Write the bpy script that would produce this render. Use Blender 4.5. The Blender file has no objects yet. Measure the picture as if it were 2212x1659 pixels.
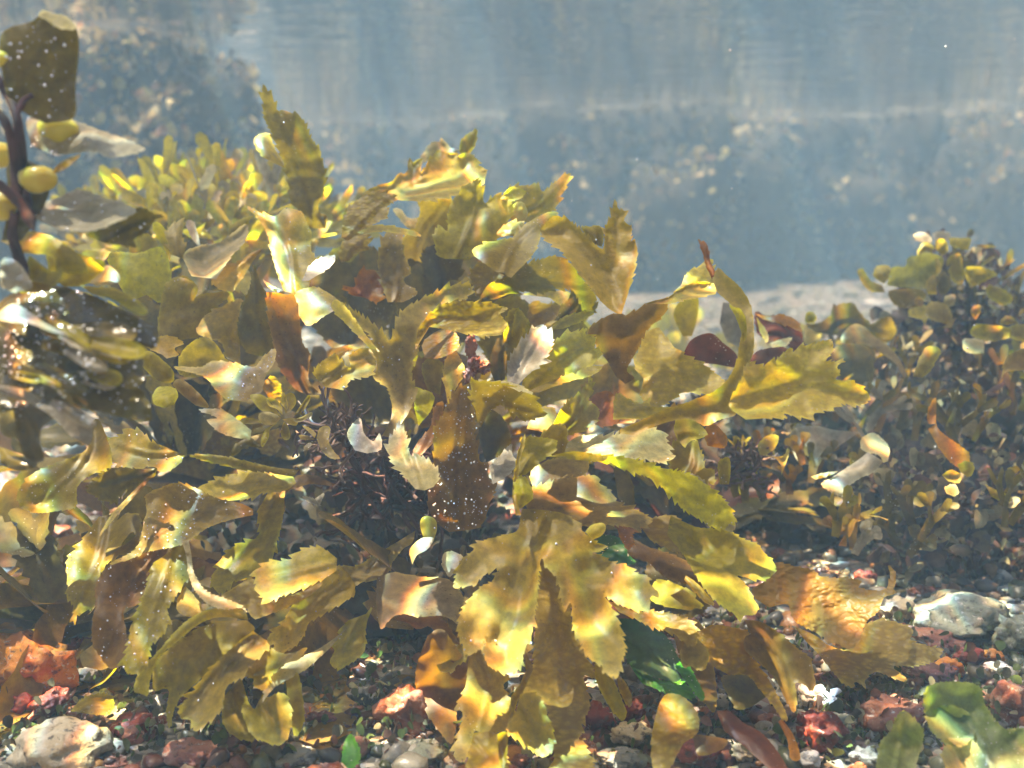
import bpy, bmesh, math, random
import numpy as np
from mathutils import Vector, Matrix, noise
from mathutils.geometry import delaunay_2d_cdt
R = math.radians
sc = bpy.context.scene
# ------------------------------------------------------------------ camera
CAM_H, PITCH, HFOV = 0.22, math.atan((829.5-480)/2268.0), 2*math.atan(1106/2268.0)
F = 2268.0                      # focal length in pixels of a 2212 px wide picture
cam = bpy.data.cameras.new('camera'); camo = bpy.data.objects.new('camera', cam)
sc.collection.objects.link(camo); sc.camera = camo
camo.location = (0, 0, CAM_H); camo.rotation_euler = (math.pi/2-PITCH, 0, 0)
cam.sensor_width = 36; cam.angle = HFOV; cam.clip_start = 0.01; cam.clip_end = 200
cam.dof.use_dof = True; cam.dof.focus_distance = 0.49; cam.dof.aperture_fstop = 9.5
cam.dof.aperture_blades = 0
MC = Matrix.Translation((0, 0, CAM_H)) @ Matrix.Rotation(math.pi/2-PITCH, 4, 'X')
WATER_Z = 0.57
# ------------------------------------------------------------------ sky and sun
SUN_EL, SUN_AZ = R(72), R(285)   # azimuth clockwise from +Y (view direction)
w = bpy.data.worlds.new('World'); sc.world = w; w.use_nodes = True
nt = w.node_tree; bg = nt.nodes['Background']
sky = nt.nodes.new('ShaderNodeTexSky'); sky.sky_type = 'NISHITA'; sky.sun_disc = False
sky.sun_elevation = SUN_EL; sky.sun_rotation = SUN_AZ
nt.links.new(sky.outputs[0], bg.inputs[0]); bg.inputs[1].default_value = 0.15
sun = bpy.data.lights.new('sun', 'SUN'); sun.energy = 5.0; sun.angle = R(0.5); sun.color = (1, .89, .70)
suno = bpy.data.objects.new('sun', sun); sc.collection.objects.link(suno)
sdir = Vector((math.sin(SUN_AZ)*math.cos(SUN_EL), math.cos(SUN_AZ)*math.cos(SUN_EL), math.sin(SUN_EL)))
suno.rotation_euler = sdir.to_track_quat('Z', 'Y').to_euler(); suno.location = (0, 0, 3)
# ------------------------------------------------------------------ render
vs = sc.view_settings
sc.display_settings.display_device = 'sRGB'
vs.view_transform = 'Standard'; vs.look = 'None'; vs.gamma = 1; vs.exposure = EXPOSURE = 0.6
cy = sc.cycles
cy.use_denoising = True; cy.max_bounces = 10; cy.diffuse_bounces = 4; cy.glossy_bounces = 4
cy.transmission_bounces = 6; cy.transparent_max_bounces = 16; cy.volume_bounces = 1
cy.caustics_reflective = False; cy.caustics_refractive = False
cy.sample_clamp_indirect = 4.0
rnd = random.Random(7)

# ------------------------------------------------------------------ helpers
def link(o, parent=None):
    sc.collection.objects.link(o)
    if parent: o.parent = parent
    return o
def tag(o, label=None, cat=None, group=None, kind=None):
    if label: o['label'] = label
    if cat: o['category'] = cat
    if group: o['group'] = group
    if kind: o['kind'] = kind
    return o
def thing(name, label, cat, loc=(0, 0, 0), group=None):
    o = bpy.data.objects.new(name, None); o.empty_display_size = .02; o.location = loc
    link(o); return tag(o, label, cat, group)
def mesh(name, V, Fc, mat, parent=None, smooth=True, attrs=None, uvtip=None):
    """one mesh object; V are world points, made local to the parent's place"""
    V = np.asarray(V, dtype=float).reshape(-1, 3)
    if parent is not None: V = V - np.array(parent.location)
    me = bpy.data.meshes.new(name)
    if isinstance(Fc, np.ndarray):
        me.vertices.add(len(V)); me.vertices.foreach_set('co', V.ravel())
        n, k = Fc.shape
        me.loops.add(n*k); me.loops.foreach_set('vertex_index', Fc.ravel().astype(np.int32))
        me.polygons.add(n); me.polygons.foreach_set('loop_start', np.arange(0, n*k, k, dtype=np.int32))
        me.update(calc_edges=True)
    else:
        me.from_pydata([tuple(v) for v in V], [], Fc); me.update()
    if smooth: me.polygons.foreach_set('use_smooth', [True]*len(me.polygons))
    for an, data in (attrs or {}).items():
        data = np.asarray(data, dtype=float)
        if data.ndim == 1:
            a = me.attributes.new(an, 'FLOAT', 'POINT'); a.data.foreach_set('value', data)
        else:
            a = me.attributes.new(an, 'FLOAT_COLOR', 'POINT'); a.data.foreach_set('color', np.hstack([data, np.ones((len(data), 1))]).ravel())
    me.materials.append(mat)
    return link(bpy.data.objects.new(name, me), parent)
def cat_meshes(lst):
    """[(V, F(np Nx k))] -> one V, F"""
    Vs, Fs, o = [], [], 0
    for V, Fc in lst:
        Vs.append(V); Fs.append(Fc+o); o += len(V)
    return np.vstack(Vs), np.vstack(Fs)
def at(px, py, d):
    """pixel of the 2212x1659 picture at a depth d (metres along the view axis) -> world point"""
    return MC @ Vector(((px-1106)/F*d, -(py-829.5)/F*d, -d))
def gdepth(px, py, z=0.0):
    """depth at which the ray through a pixel reaches height z"""
    p = at(px, py, 1.0); dz = p.z-CAM_H
    return 99.0 if dz > -1e-3 else (z-CAM_H)/dz
TILE = {c: (737.33*(i % 3), 553*(i//3)) for i, c in enumerate('ABCDEFGHI')}
def poly(tile, s):
    """outline points noted in thirds of the picture (tile-local, 3 units per picture pixel)"""
    ox, oy = TILE[tile]
    v = [float(t) for t in s.replace(',', ' ').split()]
    return [(ox+v[i]/3, oy+v[i+1]/3) for i in range(0, len(v)-1, 2)]

# ------------------------------------------------------------------ materials
MATS = {}
def newmat(name):
    m = bpy.data.materials.new(name); m.use_nodes = True; m.node_tree.nodes.clear()
    return m, m.node_tree.nodes, m.node_tree.links
def node(N, t, **kw):
    n = N.new(t)
    for k, v in kw.items():
        if k.startswith('i_'):
            n.inputs[k[2:].replace('_', ' ')].default_value = v
        else: setattr(n, k, v)
    return n
def ramp(N, stops):
    r = N.new('ShaderNodeValToRGB'); cr = r.color_ramp
    while len(cr.elements) < len(stops): cr.elements.new(.5)
    for e, (p, c) in zip(cr.elements, stops): e.position = p; e.color = (*c, 1)
    return r
def mixc(N, L, fac, a, b, bt='MIX'):
    m = N.new('ShaderNodeMix'); m.data_type = 'RGBA'; m.blend_type = bt
    for s, v in ((m.inputs[0], fac), (m.inputs[6], a), (m.inputs[7], b)):
        if hasattr(v, 'links') or hasattr(v, 'is_linked'): L.new(v, s)
        elif isinstance(v, (int, float)): s.default_value = v
        else: s.default_value = (*v, 1)
    return m.outputs[2]
def frond_mat(name, base, tip, dark, trans=.57, mot=0.0, rough=.45, tipk=.7, spots=.5, film=.15, bump=.25):
    """seaweed blade: blotched pigment, paler growing tips, dark pits, light passing through, a thin grey film"""
    m, N, L = newmat(name)
    tc = node(N, 'ShaderNodeTexCoord')
    n1 = node(N, 'ShaderNodeTexNoise', i_Scale=26.0, i_Detail=5.0, i_Roughness=.6); L.new(tc.outputs['Object'], n1.inputs['Vector'])
    r1 = ramp(N, [(.26, tuple(.55*a+.45*b for a, b in zip(dark, base))), (.5, base), (.78, tuple(c*1.25 for c in base))]); L.new(n1.outputs[0], r1.inputs[0])
    at_ = node(N, 'ShaderNodeAttribute', attribute_name='tip')
    pw = node(N, 'ShaderNodeMath', operation='POWER'); L.new(at_.outputs['Fac'], pw.inputs[0]); pw.inputs[1].default_value = 2.2
    ml = node(N, 'ShaderNodeMath', operation='MULTIPLY'); L.new(pw.outputs[0], ml.inputs[0]); ml.inputs[1].default_value = tipk
    c = mixc(N, L, ml.outputs[0], r1.outputs[0], tip)
    ar = node(N, 'ShaderNodeAttribute', attribute_name='rim'); c = mixc(N, L, ar.outputs['Fac'], c, tuple(min(.85, x*1.25) for x in tip))  # margin paler by nature, with the glow of light through it painted in
    ab = node(N, 'ShaderNodeAttribute', attribute_name='rib'); c = mixc(N, L, ab.outputs['Fac'], c, dark)
    oi = node(N, 'ShaderNodeObjectInfo'); hv = node(N, 'ShaderNodeHueSaturation')
    for sk, lo, hi in (('Hue', .488, .508), ('Value', .78, 1.16)):
        q = node(N, 'ShaderNodeMapRange'); L.new(oi.outputs['Random'], q.inputs['Value']); q.inputs['To Min'].default_value = lo; q.inputs['To Max'].default_value = hi; L.new(q.outputs[0], hv.inputs[sk])
    hv.inputs['Saturation'].default_value = 1.12; L.new(c, hv.inputs['Color']); c = hv.outputs[0]
    # film of silt / hairs: pale grey patches
    n2 = node(N, 'ShaderNodeTexNoise', i_Scale=14.0, i_Detail=3.0); L.new(tc.outputs['Object'], n2.inputs['Vector'])
    r2 = ramp(N, [(.45, (0, 0, 0)), (.75, (film,)*3)]); L.new(n2.outputs[0], r2.inputs[0])
    c = mixc(N, L, r2.outputs[0], c, (.42, .36, .28))
    # fine mottling and settled silt
    nf = node(N, 'ShaderNodeTexNoise', i_Scale=210.0, i_Detail=4.0, i_Roughness=.7); L.new(tc.outputs['Object'], nf.inputs['Vector'])
    rf = ramp(N, [(.3, (.68,)*3), (.7, (1.28,)*3)]); L.new(nf.outputs[0], rf.inputs[0])
    c = mixc(N, L, 1.0, c, rf.outputs[0], 'MULTIPLY')
    vs_ = node(N, 'ShaderNodeTexVoronoi', i_Scale=420.0); L.new(tc.outputs['Object'], vs_.inputs['Vector'])
    rs_ = ramp(N, [(.10, (1, 1, 1)), (.17, (0, 0, 0))]); L.new(vs_.outputs['Distance'], rs_.inputs[0])
    ns_ = node(N, 'ShaderNodeTexNoise', i_Scale=34.0, i_Detail=2.0); L.new(tc.outputs['Object'], ns_.inputs['Vector'])
    rn_ = ramp(N, [(.54, (0, 0, 0)), (.66, (.8,)*3)]); L.new(ns_.outputs[0], rn_.inputs[0])
    ms_ = node(N, 'ShaderNodeMath', operation='MULTIPLY'); L.new(rs_.outputs[0], ms_.inputs[0]); L.new(rn_.outputs[0], ms_.inputs[1])
    c = mixc(N, L, ms_.outputs[0], c, (.72, .68, .58))
    # dark pits
    v = node(N, 'ShaderNodeTexVoronoi', i_Scale=330.0); L.new(tc.outputs['Object'], v.inputs['Vector'])
    r3 = ramp(N, [(.10, (1, 1, 1)), (.2, (0, 0, 0))]); L.new(v.outputs['Distance'], r3.inputs[0])
    n3 = node(N, 'ShaderNodeTexNoise', i_Scale=40.0); L.new(tc.outputs['Object'], n3.inputs['Vector'])
    r4 = ramp(N, [(.5, (0, 0, 0)), (.62, (spots,)*3)]); L.new(n3.outputs[0], r4.inputs[0])
    mm = node(N, 'ShaderNodeMath', operation='MULTIPLY'); L.new(r3.outputs[0], mm.inputs[0]); L.new(r4.outputs[0], mm.inputs[1])
    c = mixc(N, L, mm.outputs[0], c, tuple(x*.35 for x in dark))
    bp = node(N, 'ShaderNodeBump', i_Strength=bump, i_Distance=.0015)
    hn = node(N, 'ShaderNodeTexNoise', i_Scale=120.0, i_Detail=4.0); L.new(tc.outputs['Object'], hn.inputs['Vector'])
    hout = hn.outputs[0]
    if mot > 0:      # swollen, blistered receptacle surface
        vm = node(N, 'ShaderNodeTexVoronoi', i_Scale=300.0, feature='SMOOTH_F1'); vm.inputs['Smoothness'].default_value = .6
        mp = node(N, 'ShaderNodeMapping'); mp.inputs['Scale'].default_value = (1, 1, 1.9)
        nw = node(N, 'ShaderNodeTexNoise', i_Scale=60.0); L.new(tc.outputs['Object'], nw.inputs['Vector'])
        wv = node(N, 'ShaderNodeVectorMath', operation='MULTIPLY_ADD'); L.new(nw.outputs['Color'], wv.inputs[0]); wv.inputs[1].default_value = (.005, .005, .005); L.new(tc.outputs['Object'], wv.inputs[2])
        L.new(wv.outputs[0], mp.inputs['Vector']); L.new(mp.outputs[0], vm.inputs['Vector'])
        r5 = ramp(N, [(.2, (1, 1, 1)), (.65, (0, 0, 0))]); L.new(vm.outputs['Distance'], r5.inputs[0])
        n6 = node(N, 'ShaderNodeTexNoise', i_Scale=9.0, i_Detail=2.0); L.new(tc.outputs['Object'], n6.inputs['Vector'])
        r6 = ramp(N, [(.26, (0, 0, 0)), (.48, (mot,)*3)]); L.new(n6.outputs[0], r6.inputs[0])
        inv = node(N, 'ShaderNodeMath', operation='SUBTRACT'); inv.inputs[0].default_value = 1; L.new(r5.outputs[0], inv.inputs[1])
        mk = node(N, 'ShaderNodeMath', operation='MULTIPLY'); L.new(inv.outputs[0], mk.inputs[0]); L.new(r6.outputs[0], mk.inputs[1])
        c = mixc(N, L, mk.outputs[0], c, tuple(.6*a+.4*b for a, b in zip(dark, base)))
        mh = node(N, 'ShaderNodeMath', operation='MULTIPLY'); L.new(r5.outputs[0], mh.inputs[0]); L.new(r6.outputs[0], mh.inputs[1])
        ad = node(N, 'ShaderNodeMath', operation='MULTIPLY_ADD'); L.new(mh.outputs[0], ad.inputs[0]); ad.inputs[1].default_value = .55; L.new(hn.outputs[0], ad.inputs[2])
        hout = ad.outputs[0]
    L.new(hout, bp.inputs['Height'])
    pb = node(N, 'ShaderNodeBsdfPrincipled', i_Roughness=rough); pb.inputs['Specular IOR Level'].default_value = .35
    L.new(c, pb.inputs['Base Color']); L.new(bp.outputs[0], pb.inputs['Normal'])
    tl = node(N, 'ShaderNodeBsdfTranslucent'); L.new(bp.outputs[0], tl.inputs['Normal'])
    hs = node(N, 'ShaderNodeHueSaturation', i_Saturation=1.32, i_Value=1.5); L.new(c, hs.inputs['Color']); L.new(hs.outputs[0], tl.inputs['Color'])
    mx = node(N, 'ShaderNodeMixShader'); mx.inputs[0].default_value = trans
    L.new(pb.outputs[0], mx.inputs[1]); L.new(tl.outputs[0], mx.inputs[2])
    out = node(N, 'ShaderNodeOutputMaterial'); L.new(mx.outputs[0], out.inputs[0])
    MATS[name] = m; return m
PALE = (.62, .55, .24)
frond_mat('ol', (.27, .20, .016), (.48, .43, .09), (.12, .08, .010))
frond_mat('gold', (.42, .30, .035), PALE, (.20, .12, .015), mot=.8, bump=.4)
frond_mat('pgold', (.52, .41, .10), (.62, .54, .20), (.38, .26, .05), mot=.6, bump=.28)
frond_mat('cream', (.42, .33, .06), (.64, .56, .18), (.25, .18, .045), film=.25)
frond_mat('yg', (.38, .32, .03), (.60, .57, .14), (.22, .17, .016), trans=.6)
frond_mat('brn', (.20, .115, .028), (.34, .24, .08), (.09, .045, .012), film=.2)
frond_mat('pk', (.27, .19, .05), (.52, .43, .15), (.15, .09, .025), film=.3)
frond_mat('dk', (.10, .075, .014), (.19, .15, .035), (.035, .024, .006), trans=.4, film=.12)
frond_mat('wet', (.085, .065, .012), (.15, .12, .03), (.03, .022, .006), trans=.3, film=.1, rough=.16, bump=1.0)
frond_mat('gry', (.26, .23, .16), (.48, .45, .32), (.12, .10, .06), film=.8, trans=.35)
frond_mat('rust', (.34, .14, .022), (.48, .26, .06), (.15, .05, .01), film=.25, bump=.8)
frond_mat('org', (.44, .28, .05), (.56, .42, .11), (.22, .12, .02), mot=.9, bump=.7, film=.3)
frond_mat('dol', (.15, .115, .012), (.30, .25, .04), (.07, .05, .007))
frond_mat('filmy', (.13, .10, .022), (.22, .18, .05), (.08, .055, .014), trans=.6, film=.1, rough=.2, bump=.6)
frond_mat('dred', (.085, .028, .012), (.16, .06, .02), (.04, .012, .006), trans=.35)
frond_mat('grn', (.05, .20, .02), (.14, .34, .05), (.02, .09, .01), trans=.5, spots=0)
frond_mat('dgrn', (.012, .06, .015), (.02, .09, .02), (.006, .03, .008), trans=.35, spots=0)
frond_mat('palg', (.17, .23, .07), (.27, .30, .12), (.09, .14, .03), trans=.65, spots=0, film=.5)
frond_mat('wht', (.44, .38, .17), (.62, .57, .33), (.34, .28, .13), film=.5)
frond_mat('nsoft', (.32, .30, .09), (.44, .42, .16), (.22, .17, .05), trans=.6, spots=0)
def simple(name, col, rough=.6, spec=.4, col2=None, scale=30, bump=.3, bs=80, dist=.003, grains=None):
    m, N, L = newmat(name)
    tc = node(N, 'ShaderNodeTexCoord'); n = node(N, 'ShaderNodeTexNoise', i_Scale=float(scale), i_Detail=6.0, i_Roughness=.65)
    L.new(tc.outputs['Object'], n.inputs['Vector'])
    r = ramp(N, [(.35, col), (.65, col2 or tuple(c*.6 for c in col))]); L.new(n.outputs[0], r.inputs[0])
    b = node(N, 'ShaderNodeBump', i_Strength=bump, i_Distance=dist); n2 = node(N, 'ShaderNodeTexNoise', i_Scale=float(bs), i_Detail=5.0)
    L.new(tc.outputs['Object'], n2.inputs['Vector']); L.new(n2.outputs[0], b.inputs['Height'])
    p = node(N, 'ShaderNodeBsdfPrincipled', i_Roughness=rough); p.inputs['Specular IOR Level'].default_value = spec
    c = r.outputs[0]
    if grains:
        for sc2, th, colr in ((38.0, .60, tuple(x*.35 for x in col)), (75.0, .62, grains), (300.0, .60, (.05, .04, .035)), (230.0, .64, (.62, .58, .50))):
            n3 = node(N, 'ShaderNodeTexNoise', i_Scale=sc2, i_Detail=5.0, i_Roughness=.7); mp = node(N, 'ShaderNodeMapping'); mp.inputs['Location'].default_value = (sc2, th*9, 3)
            L.new(tc.outputs['Object'], mp.inputs['Vector']); L.new(mp.outputs[0], n3.inputs['Vector'])
            r3 = ramp(N, [(th-.05, (0, 0, 0)), (th+.04, (.8,)*3)]); L.new(n3.outputs[0], r3.inputs[0]); c = mixc(N, L, r3.outputs[0], c, colr)
    L.new(c, p.inputs['Base Color']); L.new(b.outputs[0], p.inputs['Normal'])
    o = node(N, 'ShaderNodeOutputMaterial'); L.new(p.outputs[0], o.inputs[0]); MATS[name] = m; return m
m, N, L = newmat('pearl')
p = node(N, 'ShaderNodeBsdfPrincipled', i_Roughness=.22); p.inputs['Base Color'].default_value = (.95, .96, 1, 1); p.inputs['Specular IOR Level'].default_value = 1
p.inputs['Metallic'].default_value = .5
o = node(N, 'ShaderNodeOutputMaterial'); L.new(p.outputs[0], o.inputs[0]); MATS['pearl'] = m
m, N, L = newmat('bladder_skin')
tc = node(N, 'ShaderNodeTexCoord'); n = node(N, 'ShaderNodeTexNoise', i_Scale=60.0); L.new(tc.outputs['Object'], n.inputs['Vector'])
r = ramp(N, [(.3, (.50, .36, .02)), (.7, (.62, .58, .04))]); L.new(n.outputs[0], r.inputs[0])
p = node(N, 'ShaderNodeBsdfPrincipled', i_Roughness=.3); nb = node(N, 'ShaderNodeTexNoise', i_Scale=260.0, i_Detail=4.0); L.new(tc.outputs['Object'], nb.inputs['Vector']); bb = node(N, 'ShaderNodeBump', i_Strength=.5, i_Distance=.001); L.new(nb.outputs[0], bb.inputs['Height']); L.new(bb.outputs[0], p.inputs['Normal'])
L.new(r.outputs[0], p.inputs['Base Color']); p.inputs['Subsurface Weight'].default_value = .6
p.inputs['Subsurface Radius'].default_value = (1, .7, .1); p.inputs['Subsurface Scale'].default_value = .006
o = node(N, 'ShaderNodeOutputMaterial'); L.new(p.outputs[0], o.inputs[0]); MATS['bladder'] = m
# leaflets of the turf, coloured per leaflet
def attr_mat(name, rough, trans, spec=.35, noisemul=True, bscale=190.0, bump=.3, fac=(.40, 1.45), nscale=120.0):
    m, N, L = newmat(name)
    a = node(N, 'ShaderNodeAttribute', attribute_name='tint'); tc = node(N, 'ShaderNodeTexCoord')
    n = node(N, 'ShaderNodeTexNoise', i_Scale=nscale, i_Detail=6.0, i_Roughness=.7); L.new(tc.outputs['Object'], n.inputs['Vector'])
    r = ramp(N, [(.3, (fac[0],)*3), (.7, (fac[1],)*3)]); L.new(n.outputs[0], r.inputs[0])
    c = mixc(N, L, 1.0, a.outputs['Color'], r.outputs[0], 'MULTIPLY')
    b = node(N, 'ShaderNodeBump', i_Strength=bump, i_Distance=.002); n2 = node(N, 'ShaderNodeTexNoise', i_Scale=bscale, i_Detail=4.0)
    L.new(tc.outputs['Object'], n2.inputs['Vector']); L.new(n2.outputs[0], b.inputs['Height'])
    p = node(N, 'ShaderNodeBsdfPrincipled', i_Roughness=rough); p.inputs['Specular IOR Level'].default_value = spec
    L.new(c, p.inputs['Base Color']); L.new(b.outputs[0], p.inputs['Normal'])
    o = node(N, 'ShaderNodeOutputMaterial')
    if trans:
        t = node(N, 'ShaderNodeBsdfTranslucent'); L.new(c, t.inputs['Color']); mx = node(N, 'ShaderNodeMixShader'); mx.inputs[0].default_value = trans
        L.new(p.outputs[0], mx.inputs[1]); L.new(t.outputs[0], mx.inputs[2]); L.new(mx.outputs[0], o.inputs[0])
    else: L.new(p.outputs[0], o.inputs[0])
    MATS[name] = m; return m
attr_mat('leaflet', .5, .45, bump=.1)
attr_mat('pebble', .35, 0, spec=.5, bump=.5)
simple('rock_dark', (.035, .03, .025), col2=(.10, .085, .06), scale=22, bump=.8, rough=.9, spec=.1)
simple('holdfast', (.12, .05, .035), col2=(.025, .015, .012), scale=60, rough=.8, bump=.8, spec=.2)
simple('twig', (.16, .10, .07), col2=(.06, .03, .03), scale=60, rough=.7)
# ================================================================== THE SETTING
def fbm(x, y, s, oct=3, seed=0.0):
    return sum(noise.noise(Vector((x*s*2**k+seed, y*s*2**k-seed, seed*.37+k*7.1)))/2**k for k in range(oct))
def ground_z(x, y):
    z = .006*fbm(x, y, 6, 2, 3.3)
    z += .05*max(0.0, min(1.0, (y-1.6)/3.0))*(.6+.8*fbm(x, y, 1.1, 2, 9))
    # bank rising under the weeds at the right
    z += .055*math.exp(-((x-.62)/.26)**2-((y-1.0)/.28)**2)
    return z
def grid_sheet(name, xs, ys, zf, mat, kind='structure'):
    nx, ny = len(xs), len(ys)
    V = np.array([(x, y, zf(x, y)) for y in ys for x in xs])
    i = np.arange(nx-1); j = np.arange(ny-1); I, J = np.meshgrid(i, j)
    a = (J*nx+I).ravel(); Fc = np.stack([a, a+1, a+1+nx, a+nx], 1)
    return tag(mesh(name, V, Fc, mat), kind=kind)
def axis(lo, hi, n, c=0.0, p=2.2):
    t = np.linspace(-1, 1, n); v = np.sign(t)*np.abs(t)**p
    return np.where(v < 0, c+(c-lo)*v, c+(hi-c)*v)
# seabed: gritty shell sand with pebbly patches
m, N, L = newmat('seabed_grit')
tc = node(N, 'ShaderNodeTexCoord')
v = node(N, 'ShaderNodeTexVoronoi', i_Scale=95.0); L.new(tc.outputs['Object'], v.inputs['Vector'])
v2 = node(N, 'ShaderNodeTexVoronoi', i_Scale=240.0); L.new(tc.outputs['Object'], v2.inputs['Vector'])
sp = node(N, 'ShaderNodeSeparateColor'); L.new(v.outputs['Color'], sp.inputs[0])
r = ramp(N, [(0, (.10, .09, .07)), (.22, (.20, .13, .09)), (.4, (.20, .18, .13)), (.6, (.13, .12, .09)), (.8, (.34, .31, .25)), (1, (.18, .12, .08))]); r.color_ramp.interpolation = 'CONSTANT'
L.new(sp.outputs[0], r.inputs[0])
sp2 = node(N, 'ShaderNodeSeparateColor'); L.new(v2.outputs['Color'], sp2.inputs[0])
r2 = ramp(N, [(0, (.45,)*3), (1, (1.5,)*3)]); L.new(sp2.outputs[0], r2.inputs[0])
c = mixc(N, L, 1.0, r.outputs[0], r2.outputs[0], 'MULTIPLY')
b = node(N, 'ShaderNodeBump', i_Strength=.9, i_Distance=.005, invert=True); L.new(v.outputs['Distance'], b.inputs['Height'])
p = node(N, 'ShaderNodeBsdfPrincipled', i_Roughness=.8); L.new(c, p.inputs['Base Color']); L.new(b.outputs[0], p.inputs['Normal'])
o = node(N, 'ShaderNodeOutputMaterial'); L.new(p.outputs[0], o.inputs[0])
grid_sheet('seabed', axis(-30, 30, 150, 0, 3.2), np.concatenate([[-30, -10, -3, -1], np.linspace(0, 6, 180), [7, 9, 13, 20, 30]]), ground_z, m)

# water surface seen from below: mirror beyond Snell's window, clear inside it; a band pattern painted into its tint
# stands in for sun focused by ripples, split a little into colours
m, N, L = newmat('water_skin')
tc = node(N, 'ShaderNodeTexCoord')
def bumpchain():
    mp = node(N, 'ShaderNodeMapping'); mp.inputs['Scale'].default_value = (1.2, 2.6, 1); mp.inputs['Rotation'].default_value = (0, 0, R(-7)); L.new(tc.outputs['Object'], mp.inputs['Vector'])
    n1 = node(N, 'ShaderNodeTexNoise', i_Scale=4.0, i_Detail=3.0, i_Roughness=.55); L.new(mp.outputs[0], n1.inputs['Vector'])
    mp2 = node(N, 'ShaderNodeMapping'); mp2.inputs['Scale'].default_value = (.8, 6, 1); mp2.inputs['Rotation'].default_value = (0, 0, R(9)); L.new(tc.outputs['Object'], mp2.inputs['Vector'])
    n2 = node(N, 'ShaderNodeTexNoise', i_Scale=8.0, i_Detail=2.0); L.new(mp2.outputs[0], n2.inputs['Vector'])
    ad = node(N, 'ShaderNodeMath', operation='MULTIPLY_ADD'); L.new(n2.outputs[0], ad.inputs[0]); ad.inputs[1].default_value = .10; L.new(n1.outputs[0], ad.inputs[2])
    bp = node(N, 'ShaderNodeBump', i_Strength=1.0, i_Distance=.007); L.new(ad.outputs[0], bp.inputs['Height'])
    return bp
bp = bumpchain()
fr = node(N, 'ShaderNodeFresnel', i_IOR=1.33)
gl = node(N, 'ShaderNodeBsdfGlossy', i_Roughness=.03); gl.inputs['Color'].default_value = (.97, .98, 1, 1); L.new(bp.outputs[0], gl.inputs['Normal'])
warp = node(N, 'ShaderNodeTexNoise', i_Scale=9.0, i_Detail=1.0); L.new(tc.outputs['Object'], warp.inputs['Vector'])
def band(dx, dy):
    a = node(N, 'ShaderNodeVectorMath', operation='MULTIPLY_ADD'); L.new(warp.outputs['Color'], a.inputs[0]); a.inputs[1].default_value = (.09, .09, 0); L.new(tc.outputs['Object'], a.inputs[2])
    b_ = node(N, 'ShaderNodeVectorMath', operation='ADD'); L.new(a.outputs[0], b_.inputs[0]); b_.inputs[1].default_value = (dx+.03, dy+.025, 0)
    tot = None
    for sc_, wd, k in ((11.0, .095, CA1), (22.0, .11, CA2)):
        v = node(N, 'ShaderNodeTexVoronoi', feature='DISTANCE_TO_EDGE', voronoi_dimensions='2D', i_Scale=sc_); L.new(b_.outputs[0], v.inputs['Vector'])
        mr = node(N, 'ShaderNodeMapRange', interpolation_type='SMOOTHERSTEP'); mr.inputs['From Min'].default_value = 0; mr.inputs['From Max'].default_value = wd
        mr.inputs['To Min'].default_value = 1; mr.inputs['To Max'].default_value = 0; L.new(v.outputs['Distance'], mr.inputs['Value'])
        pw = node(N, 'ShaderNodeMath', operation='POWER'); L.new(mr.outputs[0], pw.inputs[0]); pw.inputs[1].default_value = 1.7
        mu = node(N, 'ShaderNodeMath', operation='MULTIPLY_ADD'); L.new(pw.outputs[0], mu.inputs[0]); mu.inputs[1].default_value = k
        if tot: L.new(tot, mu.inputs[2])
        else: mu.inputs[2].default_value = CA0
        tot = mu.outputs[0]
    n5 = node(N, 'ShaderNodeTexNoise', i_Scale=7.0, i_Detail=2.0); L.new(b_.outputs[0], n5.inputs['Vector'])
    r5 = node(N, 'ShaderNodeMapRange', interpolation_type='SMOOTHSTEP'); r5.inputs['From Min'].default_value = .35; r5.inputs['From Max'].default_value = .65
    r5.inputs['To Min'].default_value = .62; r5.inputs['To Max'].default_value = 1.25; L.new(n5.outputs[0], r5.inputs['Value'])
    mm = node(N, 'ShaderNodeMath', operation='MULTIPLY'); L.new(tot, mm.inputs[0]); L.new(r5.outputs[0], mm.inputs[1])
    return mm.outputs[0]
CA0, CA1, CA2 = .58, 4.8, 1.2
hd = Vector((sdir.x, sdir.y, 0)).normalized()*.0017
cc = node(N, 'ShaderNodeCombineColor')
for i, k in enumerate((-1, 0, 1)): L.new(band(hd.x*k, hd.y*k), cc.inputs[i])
# the painted light bands fade to an even tint farther from the camera
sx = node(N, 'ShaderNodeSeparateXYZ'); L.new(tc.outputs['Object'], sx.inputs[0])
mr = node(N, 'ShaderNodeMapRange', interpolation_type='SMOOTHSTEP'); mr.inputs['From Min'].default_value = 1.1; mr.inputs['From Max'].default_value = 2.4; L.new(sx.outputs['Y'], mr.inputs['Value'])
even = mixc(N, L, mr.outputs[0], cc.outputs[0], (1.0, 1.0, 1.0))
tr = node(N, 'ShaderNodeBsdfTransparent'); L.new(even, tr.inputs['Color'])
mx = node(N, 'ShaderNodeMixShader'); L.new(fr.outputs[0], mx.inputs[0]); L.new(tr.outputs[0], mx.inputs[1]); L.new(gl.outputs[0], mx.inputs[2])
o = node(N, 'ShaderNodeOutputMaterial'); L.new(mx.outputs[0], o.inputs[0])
grid_sheet('water_surface', np.array([-30, -10, 0, 10, 30.]), np.array([-30, -10, 0, 10, 30.]), lambda x, y: WATER_Z, m)

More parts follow.
